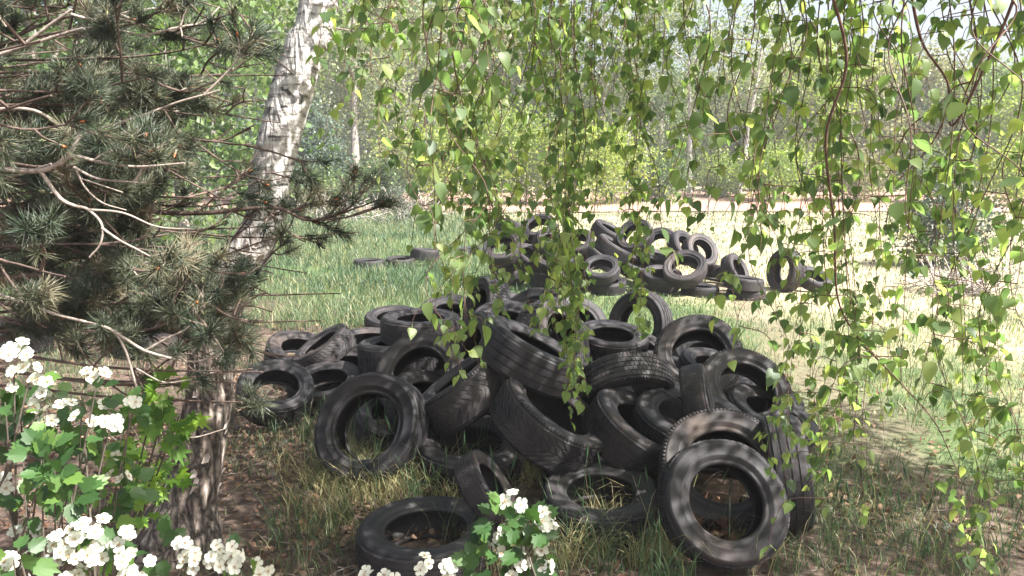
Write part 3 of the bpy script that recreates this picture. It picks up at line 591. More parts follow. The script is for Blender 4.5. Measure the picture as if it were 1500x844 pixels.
# ==================== BIRCH TRUNK AT THE LEFT ====================
def trunk_mesh(path_px, Y, ridge, seg=132, top=None):
    P = np.array([at(a, b, Yk) for (a, b, w_), Yk in zip(path_px, Y)]); r = np.array([w_/2/FPX*np.linalg.norm(p-np.array([0, 0, CH])) for (a, b, w_), p in zip(path_px, P)])
    if top is not None: P = np.vstack([P, [t[:3] for t in top]]); r = np.append(r, [t[3] for t in top])
    Q = smooth_path(P, 22); rr = smooth_path(np.c_[r, r, r], 22)[:, 0]
    T = nrm(np.gradient(Q, axis=0)); X = nrm(np.cross(T, [0, 1.0, 0.1])); Z = np.cross(T, X); a = np.linspace(0, 2*np.pi, seg, endpoint=False)
    V = []
    for k in range(len(Q)):
        z = Q[k, 2]; amp = ridge*np.clip(1.25-z*.75, .06, 1)
        u = a*9/np.pi; w_ = .9*math.sin(z*9)+.5*math.sin(z*23+1); cr = np.abs(vnoise((u+w_) % 18, np.full(seg, z*6.5), 1, 21)-.5)*2; n_ = np.minimum(cr*3.2, 1) + .35*vnoise(u*3.5, np.full(seg, z*26), 1, 22)
        n_ = n_*amp; fl = 1 + .9*max(0, .22-z)**1.0*2*(1+.5*np.cos(a*4+1))
        V.append(Q[k] + (rr[k]*fl*(1+n_-amp*.7))[:, None]*(np.cos(a)[:, None]*X[k]+np.sin(a)[:, None]*Z[k]))
    mb = MB(); n = len(Q); i = np.arange(n-1)[:, None]*seg; j = np.arange(seg)[None]; k = (j+1) % seg
    mb.add(np.array(V).reshape(-1, 3), np.stack([i+j, i+k, i+seg+k, i+seg+j], -1).reshape(-1, 4)); return mb, Q, rr
bt = empty('birch_tree', (-1.35, 3.0, 0), 'leaning birch with white upper bark and rough brown foot behind the pine twigs', 'tree', 'birch trees')
bt.location = (0, 0, 0)
pth = [(252, 835, 96), (268, 770, 78), (284, 700, 62), (300, 620, 58), (311, 540, 58), (318, 470, 56), (345, 400, 58), (385, 330, 52), (396, 260, 55), (410, 200, 56), (426, 140, 56), (446, 70, 52), (466, 10, 50)]
mb, Q, rr = trunk_mesh(pth, np.linspace(3.15, 3.2, len(pth)), .17, top=[(-.70, 3.3, 3.2, .07), (-.5, 3.4, 4.2, .06), (-.45, 3.5, 6, .035)])
mb.build('trunk', M['birch_bark'], bt)
lim = MB(); tips = []
for k in range(9):
    z = 3.6+k*.3; b = Q[np.argmin(abs(Q[:, 2]-z))]; a = k*2.4; L = random.uniform(1.2, 2.3)
    P = smooth_path([b, b+np.array([math.cos(a)*L*.5, math.sin(a)*L*.5, L*.5]), b+np.array([math.cos(a)*L, math.sin(a)*L, L*.55])], 5); tube(lim, P, np.linspace(.03, .006, len(P)), 6); tips += list(P[4:])
lim.build('limbs', M['birch_twig'], bt)
tips = np.array(tips); n = 9000; mb = MB(); c = tips[rng.integers(0, len(tips), n)]+rng.normal(0, .33, (n, 3)); c = c[(c[:, 2] > 3.0)]; n = len(c)
scatter(mb, *SIMPLE, c, frames(nrm(rng.normal(size=(n, 3))+[0, 0, -1.2]), rand_unit(n)), rng.uniform(.045, .075, n), rng.random(n))
tag(mb.build('foliage', M['birch_leaf'], bt), kind='stuff')
# peeling bark flakes on the lower trunk
mb = MB(); n = 150; k = rng.integers(0, 150, n); a = rng.uniform(0, 6.28, n); ok = Q[k][:, 2] < 1.4; k, a = k[ok], a[ok]; n = len(k)
T = nrm(np.gradient(Q, axis=0))[k]; X = nrm(np.cross(T, [0, 1, .1])); Z = np.cross(T, X); o_ = np.cos(a)[:, None]*X+np.sin(a)[:, None]*Z; pos = Q[k]+o_*(rr[k]*1.03)[:, None]
fv = np.array([[-.25, 0, .05], [.25, .1, 0], [.3, .6, .05], [-.2, .7, .12], [0, 1, .3], [0, .5, -.04]]); ff = np.array([[0, 1, 5], [1, 2, 5], [2, 4, 5], [4, 3, 5], [3, 0, 5]])
scatter(mb, fv, ff, pos, np.stack([np.cross(T, o_), T, o_], -1), rng.uniform(.02, .06, n), .5)
tag(mb.build('bark_flakes', plain('flake', (.35, .30, .27), .8, (.62, .56, .52), 30, .2), bt), kind='stuff')

# ==================== WEEPING BIRCH OVERHEAD: crown, limbs, hanging twigs ====================
wb = empty('birch_tree', (0, 0, 0), 'weeping birch whose thin leafy twigs hang down in front of the whole view', 'tree', 'birch trees')
mb = MB(); tp = smooth_path([[3.5, -.9, -.1], [3.45, -.85, 1.2], [3.3, -.7, 3], [3.2, -.7, 5], [3.3, -.8, 8]], 10); tube(mb, tp, np.linspace(.17, .05, len(tp)), 20); mb.build('trunk', M['birch_bark'], wb)
# limbs reaching out over the view
LIMBS = [smooth_path([[3.4, -.8, 2.3], [2.6, .3, 2.9], [1.9, 1.3, 3.05], [1.1, 2.3, 3.1], [.2, 3.0, 3.0], [-.7, 3.4, 2.85]], 8),
         smooth_path([[3.4, -.8, 2.0], [2.9, .2, 2.5], [2.3, .9, 2.6], [1.5, 1.6, 2.65], [.6, 1.9, 2.6], [-.2, 2.0, 2.5]], 8),
         smooth_path([[3.3, -.7, 2.8], [3.2, .8, 3.2], [2.8, 2.2, 3.3], [1.9, 3.2, 3.3], [1.0, 3.8, 3.2]], 8),
         smooth_path([[3.4, -.8, 1.8], [2.8, .1, 2.2], [2.0, .8, 2.25], [1.3, 1.2, 2.2]], 8)]
for L in LIMBS: m_ = MB(); tube(m_, L, np.linspace(.045, .008, len(L)), 8); m_.build('limb', M['birch_twig'], wb)
LP = np.concatenate([l[6:] for l in LIMBS])
twig_objs = []; leaf_rec = []          # every leaf: (twig index, position, direction, up, size, tint)
def hang(pxt, pxb, pyb, Y, dens=1.0, ls=1.0, thick=1.0, side=1.0, wave=.05):
    top = at(pxt, -70, Y); bot = at(pxb, pyb, Y+random.uniform(-.12, .12)); root = LP[np.argmin(((LP-top)**2).sum(1)*np.array([1.0])+random.random()*.1)]
    mid = [top*(1-t)+bot*t + np.array([random.gauss(0, wave), random.gauss(0, wave*.7), 0])*math.sin(3.14*t)**.5 for t in (.2, .4, .6, .8)]
    ctl = [root, (root+top)/2+np.array([0, 0, .12]), top]+mid+[bot]; P = smooth_path(ctl, 9); ln = np.r_[0, np.cumsum(np.linalg.norm(np.diff(P, axis=0), axis=1))]
    mb = MB(); tube(mb, P, np.interp(ln, [0, ln[-1]], [.0024*thick, .0007]), 5); ti = len(twig_objs); recs = []
    def leaves(P, step, s0=0):
        l = np.r_[0, np.cumsum(np.linalg.norm(np.diff(P, axis=0), axis=1))]; q = s0
        while q < l[-1]:
            p = np.array([np.interp(q, l, P[:, c]) for c in range(3)]); px_, py_, f_ = topix(p)
            for _n in (range(random.choice((1, 1, 2, 3))) if py_[0] > -140 else ()):
                a = random.uniform(0, 6.28); d = nrm(np.array([math.cos(a)*random.uniform(.3, .9), math.sin(a)*random.uniform(.3, .9), -random.uniform(.35, 1.2)]))
                recs.append((p, d, nrm(np.array([math.cos(a), math.sin(a), random.uniform(-.2, 1.4)])+rng.normal(size=3)*.5), min(.06, max(.018, random.gauss(.039, .009)))*ls*(.75 if q > l[-1]-.03 else 1), np.clip(random.gauss(.42, .2), 0, .99)))
            q += step*1.5*random.uniform(.4, 1.7)
    leaves(P, .046/dens, ln[-1]*.0)
    q = ln[-1]-.06
    while q > 0:
        p = np.array([np.interp(q, ln, P[:, c]) for c in range(3)])
        if topix(p)[1][0] < -60: break
        a = random.uniform(0, 6.28); L = random.uniform(.06, .28)*side
        S = smooth_path([p, p+np.array([math.cos(a)*L*.45, math.sin(a)*L*.45, -.1*L]), p+np.array([math.cos(a)*L*.6, math.sin(a)*L*.6, -.75*L])], 5)
        tube(mb, S, np.linspace(.0014, .0006, len(S)), 4, cap=False); leaves(S, .041/dens, .02); q -= random.uniform(.08, .25)/dens
    o = mb.build('hanging_twig', M['birch_twig'], wb); twig_objs.append(o)
    for r in recs: leaf_rec.append((ti,)+r)
U = random.uniform
def band(n, x0, x1, b0, b1, y0, y1, **k):
    for _ in range(n):
        a = U(x0, x1); w_ = 14+max(0, (y0-1.9))*70; hang(a+U(-w_, w_), a, U(b0, b1), U(y0, y1), **k)
band(6, 505, 600, 60, 190, 1.9, 2.6); band(4, 560, 650, 180, 250, 1.9, 2.5); band(2, 625, 665, 270, 345, 1.4, 1.8)
band(6, 648, 735, 300, 440, 2.0, 2.9, side=.7); band(5, 668, 702, 490, 575, 1.9, 2.3, side=.5, dens=1.15); band(2, 700, 740, 440, 480, 2.0, 2.6, side=.5)
band(5, 745, 800, 320, 475, 2.2, 3.1, side=.5); band(9, 805, 865, 420, 560, 2.4, 3.1, side=.4, dens=1.3, wave=.03); band(5, 825, 852, 560, 630, 2.3, 2.7, side=.35, wave=.02, dens=1.3)
band(6, 885, 955, 280, 440, 2.4, 3.2, side=.5); band(3, 928, 950, 450, 525, 2.4, 2.9, side=.4, wave=.02, dens=1.2)
band(5, 950, 1100, 160, 340, 2.2, 3.2, side=.7); band(4, 990, 1110, 300, 420, 1.6, 2.4, dens=.7, side=.6); hang(1100, 1088, 510, 1.9)
band(15, 660, 1030, 60, 250, 3.0, 4.2, side=.9, dens=1.1)
band(4, 1100, 1220, 270, 430, 1.6, 2.6, dens=.7); band(3, 1130, 1200, 460, 560, 1.7, 2.4, dens=.7)
band(3, 1200, 1285, 620, 790, 1.9, 2.5, side=1.1); band(3, 1400, 1510, 640, 850, 1.7, 2.4, side=1.0); band(2, 1120, 1200, 540, 690, 2.0, 2.6); band(4, 1205, 1262, 600, 770, 1.8, 2.3, side=.9); band(2, 1165, 1215, 540, 700, 1.9, 2.4)
band(6, 1250, 1400, 280, 480, 1.6, 2.4, dens=.7); band(4, 1300, 1430, 480, 620, 1.6, 2.3, dens=.7); band(4, 1400, 1510, 450, 700, 1.5, 2.1, dens=.8); band(3, 1430, 1510, 700, 830, 1.5, 2.0, side=1.1)
band(1, 1475, 1500, 300, 420, .95, 1.2, dens=.6)
# thicker bare crossing twigs at the upper right
for P_ in ([(1500, -40), (1460, 60), (1400, 180), (1380, 160), (1330, 190), (1300, 260)], [(1330, -40), (1350, 60), (1390, 130), (1365, 210), (1290, 290)], [(1210, -40), (1240, 90), (1210, 200), (1222, 330), (1228, 440), (1262, 500), (1318, 560), (1370, 620), (1402, 690)]):
    m_ = MB(); Pq = smooth_path([at(a, b, 1.75+.05*k) for k, (a, b) in enumerate(P_)], 8); tube(m_, Pq, np.linspace(.0040, .0014, len(Pq)), 6)
    Lq = LP[np.argmin(((LP-Pq[0])**2).sum(1))]; tube(m_, smooth_path([Lq, (Lq+Pq[0])/2, Pq[0]], 4), .0042, 6)
    m_.build('bare_twig', M['birch_twig'], wb)
pos = np.array([r[1] for r in leaf_rec]); sz = np.array([r[4] for r in leaf_rec]); dr = np.array([r[2] for r in leaf_rec]); upv = np.array([r[3] for r in leaf_rec]); tn = np.array([r[5] for r in leaf_rec]); ti = np.array([r[0] for r in leaf_rec])
px_, py_, f_ = topix(pos); vis = (px_ > 0) & (px_ < 1500) & (py_ > 0) & (py_ < 844) & (f_ > .3); app = np.where(vis, sz/f_, 0)
order = np.argsort(-app); big = order[:300]; rest = order[300:]; RM = frames(dr, upv)
lv = []
BIG = ovate(.285, .27, .16, .16, (0, .05, .10, .16, .22, .30, .37, .46, .54, .63, .71, .80, .87, .94, 1.0), (0, .58, .70, .95, .88, 1.02, .92, .98, .82, .80, .58, .48, .28, .16, 0))
for t_ in (.0, .15, .3, .45, .6, .75, .9, 1.1):
    m_ = MB(); vv = BIG[0].copy(); vv[:, 2] += (t_-.5)*.8*vv[:, 1]**2; vv[:, 0] += (t_-.4)*.12*vv[:, 1]**2; m_.add(vv, BIG[1], t_*.3); lv.append(m_.mesh('leaf', M['birch_leaf']))
for k in big:
    o = link('leaf', lv[k % 8], twig_objs[ti[k]]); o.matrix_local = Matrix.Translation(pos[k]) @ Matrix(RM[k].tolist()).to_4x4() @ Matrix.Scale(sz[k]*1.15, 4)
mb = MB(); scatter(mb, BIRCH[0], BIRCH[1], pos[rest], RM[rest], sz[rest]*1.15, tn[rest]); tag(mb.build('foliage', M['birch_leaf'], wb), kind='stuff')
print('birch leaves', len(pos), mb.tris())
# crown overhead (casts the dappled shade): unseen clumps placed up-sun of the ground to be shaded
targets = []
def shade(n, x0, x1, y0, y1, zt=0.0):
    for _ in range(n):
        for _try in range(20):
            g = np.array([U(x0, x1), U(y0, y1), zt]); h = U(2.2, 3.5) if y1 < 8 else U(4.5, 7.5); c = g + SDIR*((h-zt)/SDIR[2])
            _, py, f = topix(c)
            if not (c[1] > .2 and py[0] > -160): targets.append(c); break
CROWN = []
shade(290, -2.4, 2.4, 3.7, 6.8); shade(84, -1.8, 2.4, 2.7, 3.7); shade(48, -5.5, -2.4, 2.6, 6.8); shade(36, 1.8, 3.6, 2.6, 4.4); shade(90, -9, .4, 6.5, 13); shade(14, -2.2, 1.6, 1.8, 3.0)  # clumps over the left meadow are added reach, only for their shade
targets = np.array(targets); lm = MB(); mb = MB()
mainl = targets[rng.permutation(len(targets))[:22]]; nodes = []
for c in mainl:
    j = np.argmin(abs(tp[:, 2]-max(1.9, c[2]-1.2))); b = tp[j]; P = smooth_path([b, b*.6+c*.4+rng.normal(0, .15, 3)+np.array([0, 0, .3]), b*.25+c*.75+rng.normal(0, .15, 3), c], 6); tube(lm, P, np.linspace(.02, .003, len(P)), 6, cap=False); nodes += list(P[6:])
nodes = np.array(nodes)
for c in targets:
    b = nodes[np.argmin(((nodes-c)**2).sum(1))]; tube(lm, smooth_path([b, (b+c)/2+rng.normal(0, .08, 3), c], 3), .0018, 4, cap=False)
lm.build('limbs', M['birch_twig'], wb)
cc = np.repeat(targets, 62, 0)+rng.normal(0, .14, (len(targets)*62, 3))*np.array([1, 1, .8]); n = len(cc); _, py, f = topix(cc); ok = ~((cc[:, 1] > .1) & (py > -60)); cc = cc[ok]; n = len(cc)
scatter(mb, SIMPLE[0]*[1.3, 1, 1], SIMPLE[1], cc, frames(rand_unit(n), rand_unit(n)), rng.uniform(.038, .066, n), rng.random(n))
tag(mb.build('foliage', M['birch_leaf'], wb), kind='stuff')

# ==================== PINE AT THE LEFT ====================
pt = empty('pine_tree', (0, 0, 0), 'pine with grey green needle tufts and bare pale twigs filling the left of the view', 'tree')
mb = MB(); ptp = smooth_path([[-2.75, 2.5, -.1], [-2.7, 2.5, 1.5], [-2.65, 2.55, 3.2], [-2.6, 2.6, 6]], 10); tube(mb, ptp, np.linspace(.15, .07, len(ptp)), 18); mb.build('trunk', M['pine_bark'], pt)
def tuft_mesh(nn, L, spread_, seed):
    r = np.random.default_rng(seed); mb = MB(); s = r.uniform(-.35, .3, nn)*L
    a = r.uniform(0, 2*np.pi, nn); el = r.uniform(.15, 1.15, nn)*spread_; d = np.stack([np.cos(a)*np.sin(el), np.cos(el), np.sin(a)*np.sin(el)], -1); l = L*r.uniform(.7, 1.1, nn)
    w = .0011; T = np.array([[w, 0, 0], [-w*.5, 0, w*.87], [-w*.5, 0, -w*.87], [w*.9, .5, .0], [-w*.45, .5, w*.8], [-w*.45, .5, -w*.8], [0, 1, .04]])
    F = np.array([[0, 1, 4], [0, 4, 3], [1, 2, 5], [1, 5, 4], [2, 0, 3], [2, 3, 5], [3, 4, 6], [4, 5, 6], [5, 3, 6]])
    R = frames(d, nrm(r.normal(size=(nn, 3)))); V = T[None]*np.stack([np.ones(nn), l, l], -1)[:, None, :]
    V = np.einsum('nij,nkj->nki', R, V); V += np.stack([np.zeros(nn), s, np.zeros(nn)], -1)[:, None, :]
    Fo = F[None]+(np.arange(nn)*7)[:, None, None]; mb.add(V.reshape(-1, 3), Fo.reshape(-1, 3), np.repeat(r.uniform(0, .35, nn), 9))
    tube(mb, [[0, -.5*L, 0], [0, .15*L, 0]], .0022, 5, 1); tube(mb, [[0, .12*L, 0], [0, .24*L, 0], [0, .34*L, 0]], [.0035, .0045, .001], 6, 2); return mb
TM = [tuft_mesh(85, .062, 1.0+.15*k, 50+k) for k in range(5)]; TME = [m.mesh('needle_tuft', [M['needle'], M['pine_twig'], M['pine_bud'] if k % 2 else M['candle']]) for k, m in enumerate(TM)]
for m in TM: m.V = np.concatenate(m.v)
tuftN = 0; far_t = []
TRX = [(0, 470), (70, 446), (150, 426), (200, 410), (260, 396), (330, 385)]
def pine_ok(p):
    px, py, f = topix(p); px, py = px[0], py[0]
    if py < -40 or px < -40: return True
    c = float(vnoise(np.array([px/90.0]), np.array([py/90.0]), 1.0, 44)[0]); q = 1.0 if c > .41 else .2
    if py < 320:
        tx = np.interp(py, [t[0] for t in TRX], [t[1] for t in TRX])
        if px > tx-34: q = .04 if py < 190 else (.10 if py < 235 else .5)
        elif px > tx-90: q *= .55
    elif px > 350: q *= .45 if px < 430 else .22
    if 405 < px < 600 and 262 < py < 350: q = .75
    if py > 520: q *= .35
    if px > 600: q = 0
    return random.random() < q
def tuft(parent, p, d, s=1.0):
    global tuftN
    if not pine_ok(p): return
    px, py, f = topix(p); vis = -60 < px[0] < 620 and -60 < py[0] < 700
    if vis and tuftN < 300 and (tuftN < 150 or random.random() < .42) and f[0] < 3.3:
        o = link('needle_tuft', TME[tuftN % 5], parent); tuftN += 1
        o.matrix_local = Matrix.Translation(p) @ Vector(d).to_track_quat('Y', 'Z').to_matrix().to_4x4() @ Matrix.Rotation(U(0, 6), 4, 'Y') @ Matrix.Scale(s*U(.8, 1.15), 4)
    else: far_t.append((p, d, s))
def shoot(mb, o, p, d, L, lev=0, tf=1.0):
    """a pine shoot with whorls: tufts at its end and along the last part"""
    e = p+nrm(d)*L
    if lev == 0 and not pine_ok(e) and not pine_ok(e): return []
    m_ = (p+e)/2+rng.normal(0, .03, 3)*L*2+np.array([0, 0, -.05*L]); P = smooth_path([p, m_, e], 5); tube(mb, P, np.linspace(.004-.0012*lev, .0022, len(P)), 5, cap=False)
    pend = [(e, nrm(e-m_), tf)]
    if lev < 1:
        for k in range(random.randint(2, 4)):
            t = U(.35, .95); q = P[int(t*(len(P)-1))]; pend += shoot(mb, o, q, nrm(nrm(d)+rng.normal(0, .55, 3)+np.array([0, 0, .15])), L*U(.3, .55), lev+1, tf)
    elif random.random() < .5: pend.append((e-nrm(e-m_)*.05, nrm(e-m_), tf*.9))
    return pend
def pbranch(pts, r0, r1, mat='pine_bark', shoots=0, s_from=.3, tf=1.0, name='branch'):
    P = smooth_path(pts, 8); mb = MB(); tube(mb, P, np.linspace(r0, r1, len(P)), 8); pend = []
    for k in range(shoots):
        t = s_from+(1-s_from)*(k+U(.2, .8))/shoots; i = min(len(P)-2, int(t*(len(P)-1))); T = nrm(P[i+1]-P[i]); d = nrm(T*.8+rng.normal(0, .55, 3)+np.array([.1, 0, .1])); pend += shoot(mb, None, P[i], d, U(.10, .26), 0, tf)
    o = mb.build(name, M[mat], pt)
    for q in pend: tuft(o, *q)
    return o
def pp(l, Y): return [at(a, b, Y+(y if y else 0)) for a, b, y in [(q+(0,))[:3] for q in l]]
# the pale bare twigs in the sun
def bare(l, Y, w0, w1, n=1, tf=1.0):
    w0 *= .85; w1 *= .8
    P = pp(l, Y); pbranch(P, w0*Y/FPX/2, w1*Y/FPX/2, 'pine_twig', n, .85, tf)
bare([(-60, 246), (0, 248), (60, 250), (92, 236), (110, 229), (150, 238), (200, 244), (270, 239)], 1.75, 11, 3, 1)
bare([(88, 240), (104, 222), (118, 198)], 1.75, 10, 7, 0)
bare([(60, 252), (87, 289), (108, 301), (129, 307), (149, 329), (147, 357), (131, 377)], 1.75, 7, 3, 0)
bare([(149, 334), (175, 352), (200, 365), (237, 385)], 1.75, 5, 2, 1); bare([(129, 307), (180, 312), (230, 332), (285, 336)], 1.75, 4.5, 2, 1)
bare([(108, 245), (140, 261), (170, 265), (215, 268)], 1.78, 5, 2.5, 1); bare([(112, 250), (125, 275), (150, 297), (185, 308)], 1.75, 4, 2, 1); bare([(120, 262), (150, 272), (180, 282)], 1.75, 3, 2, 0)
bare([(0, 262), (40, 252), (75, 240)], 1.76, 4, 4, 0); bare([(135, 236), (160, 222), (195, 219)], 1.75, 3.5, 2, 0)
bare([(-40, 420), (40, 445), (80, 460), (130, 473), (166, 485), (183, 512), (191, 536), (201, 571)], 1.9, 6, 4, 1)
bare([(166, 485), (186, 498), (216, 515), (266, 528), (296, 528), (327, 513)], 1.9, 6, 3, 1, 1.0); bare([(212, 514), (246, 495), (272, 483), (282, 468), (284, 455)], 1.9, 4, 2.5, 0)
bare([(240, 523), (275, 520), (296, 500), (300, 490)], 1.92, 3, 2, 1); bare([(200, 540), (240, 560), (280, 556)], 1.9, 3, 2, 1); bare([(264, 640), (290, 640), (330, 628)], 2.2, 3, 2, 0)
bare([(-20, 160), (50, 162), (110, 195), (160, 184), (209, 169), (260, 150), (299, 139), (322, 132)], 2.0, 6, 3, 2); bare([(40, 62), (75, 35), (105, 14)], 2.0, 6, 4, 1); bare([(-30, 90), (60, 60), (140, 40), (220, 55)], 2.1, 7, 3, 2)
# thick reddish branches
pbranch([ptp[12]]+pp([(-60, 330), (0, 318), (60, 304), (130, 301), (220, 310), (300, 312), (400, 304), (450, 322), (500, 312), (562, 290)], 2.35), .016, .002, 'pine_bark', 17, .3)
pbranch([ptp[10]]+pp([(-60, 416), (0, 411), (60, 403), (130, 415), (200, 430), (300, 440)], 2.2), .014, .004, 'pine_bark', 8, .45)
pbranch([ptp[9]]+pp([(-60, 500), (60, 470), (200, 480), (330, 500), (400, 520), (440, 522)], 2.5), .012, .003, 'pine_bark', 7, .5)
# the layers of branches that fill the left; origin on the trunk, ends given by where they reach
for (a, b, Y, k) in [(60, 60, 1.6, 9), (75, 140, 1.55, 8), (180, 40, 2.1, 10), (230, 110, 2.0, 9), (330, 60, 2.3, 9), (300, 170, 2.1, 9), (360, 130, 2.4, 8), (420, 110, 2.5, 5), (150, 170, 2.2, 9), (380, 215, 2.3, 7), (260, 250, 2.2, 8),
                     (330, 290, 2.1, 8), (400, 350, 2.4, 9), (300, 380, 2.0, 9), (340, 430, 2.0, 9), (250, 340, 2.1, 8), (95, 405, 1.6, 5), (390, 430, 2.4, 8), (450, 400, 2.7, 3), (530, 340, 2.8, 3), (370, 540, 2.1, 3), (300, 505, 1.95, 5),
                     (120, 320, 2.6, 8), (200, 400, 2.6, 8), (440, 250, 2.6, 4), (380, 30, 2.5, 6), (60, 220, 2.4, 8), (20, 340, 2.2, 6), (470, 470, 2.8, 2), (385, 470, 2.1, 8), (345, 560, 2.0, 6), (400, 400, 2.2, 8), (430, 330, 2.5, 4), (375, 590, 2.1, 2), (500, 430, 2.7, 2), (360, 400, 2.2, 9), (300, 450, 1.9, 7), (330, 350, 2.3, 8), (410, 290, 2.5, 6), (410, 180, 2.6, 5), (300, 60, 2.2, 8), (240, 300, 2.3, 8), (210, 210, 1.9, 6), (150, 100, 2.6, 9), (90, 10, 2.4, 9), (385, 545, 2.0, 2)]:
    e = at(a, b, Y); j = int(np.clip(np.argmin(abs(ptp[:, 2]-(e[2]-.1))), 0, len(ptp)-1)); s0 = ptp[j]; m1 = s0*.55+e*.45+np.array([0, .1*U(-1, 1), U(-.05, .12)])
    m2 = s0*.2+e*.8+rng.normal(0, .05, 3); pbranch([s0, m1, m2, e], .007, .002, 'pine_bark', k+1, .42)
# deeper layers, needles joined
mb = MB(); dm = MB()
for _ in range(34):
    a, b, Y = U(-40, 350), U(-60, 430), U(2.7, 4.2)
    if a > 330 and b > 330: continue
    e = at(a, b, Y); s0 = ptp[int(np.clip(np.argmin(abs(ptp[:, 2]-(e[2]-.1))), 0, len(ptp)-1))]; P = smooth_path([s0, (s0+e)/2+rng.normal(0, .08, 3), e], 6); tube(dm, P, np.linspace(.008, .002, len(P)), 5, cap=False)
    for k in range(9):
        q = P[int((.4+.6*random.random())*(len(P)-1))]; d = nrm(nrm(e-s0)+rng.normal(0, .6, 3)); L = U(.05, .25); tube(dm, [q, q+d*L], .002, 4, cap=False); far_t += [t for t in ((q+d*L, d, 1.1), (q+d*L*.6, nrm(d+rng.normal(0, .5, 3)), 1.0)) if pine_ok(t[0])]
dm.build('inner_branches', M['pine_bark'], pt)
for k in range(5):
    g = [t for i, t in enumerate(far_t) if i % 5 == k]
    if not g: continue
    R = np.array([np.array(Vector(t[1]).to_track_quat('Y', 'Z').to_matrix()) for t in g]); p = np.array([t[0] for t in g]); sc = np.array([t[2]*U(.85, 1.2) for t in g]); V = TM[k].V; nt0 = 85*9
    scatter(mb, V[:85*7], TM[k].f3[0], p, R, sc, rng.random(len(g))*.8)
tag(mb.build('needles', M['needle'], pt), kind='stuff'); print('tufts', tuftN, len(far_t), mb.tris())
# upper crown out of the frame
mb = MB(); g = ptp[rng.integers(20, 30, 350)]+rng.normal(0, .8, (350, 3)); _, py, f = topix(g); g = g[(py < -60) | (g[:, 1] < .2)]; scatter(mb, TM[0].V[:85*7], TM[0].f3[0], g, frames(rand_unit(len(g)), rand_unit(len(g))), 1.3, rng.random(len(g))); tag(mb.build('crown', M['needle'], pt), kind='stuff')

# ==================== HAWTHORN IN FLOWER ====================
def flower_mesh(seed):
    r = np.random.default_rng(seed); mb = MB()
    for k in range(5):
        a = 2*math.pi*k/5+r.uniform(-.1, .1); c, s = math.cos(a), math.sin(a); w = r.uniform(.42, .5)
        V = np.array([[0, .05, 0], [-w*.55, .35, .12], [w*.55, .35, .12], [-w, .75, .26], [w, .75, .26], [-w*.5, 1.02, .25], [w*.5, 1.02, .25], [0, .62, .10]])
        V = np.stack([V[:, 0]*c-V[:, 1]*s, V[:, 0]*s+V[:, 1]*c, V[:, 2]+r.uniform(-.04, .04)], -1)
        mb.add(V, [[0, 2, 7], [0, 7, 1], [2, 4, 7], [4, 6, 7], [6, 5, 7], [5, 3, 7], [3, 1, 7]], mi=0)
    for k in range(9):
        a = r.uniform(0, 6.28); rr_ = r.uniform(.12, .35); tube(mb, [[0, 0, 0], [rr_*math.cos(a), rr_*math.sin(a), .32]], [.014, .05], 3, 1)
    tube(mb, [[0, 0, -.05], [0, 0, .12]], [.14, .08], 5, 1); return mb
FL = [flower_mesh(k).mesh('flower', [M['petal'], M['stamen']]) for k in range(4)]
HL = []; ML = []
for k in range(3):
    m_ = MB(); V = HAW[0].copy(); V[:, 2] += (k-1)*.12*V[:, 1]; m_.add(V, HAW[1], .12*k); HL.append(m_.mesh('leaf', M['hawthorn_leaf']))
    m_ = MB(); V = MAPLE[0].copy(); V[:, 2] += (k-1)*.1*V[:, 1]; m_.add(V, MAPLE[1], .1*k); ML.append(m_.mesh('leaf', M['maple_leaf']))
def orient(p, y, z, s):
    R = frames(np.array([y]), np.array([z]))[0]; return Matrix.Translation(p) @ Matrix(R.tolist()).to_4x4() @ Matrix.Scale(s, 4)
def toz(p, z, s):
    return Matrix.Translation(p) @ Vector(z).to_track_quat('Z', 'Y').to_matrix().to_4x4() @ Matrix.Rotation(U(0, 6), 4, 'Z') @ Matrix.Scale(s, 4)
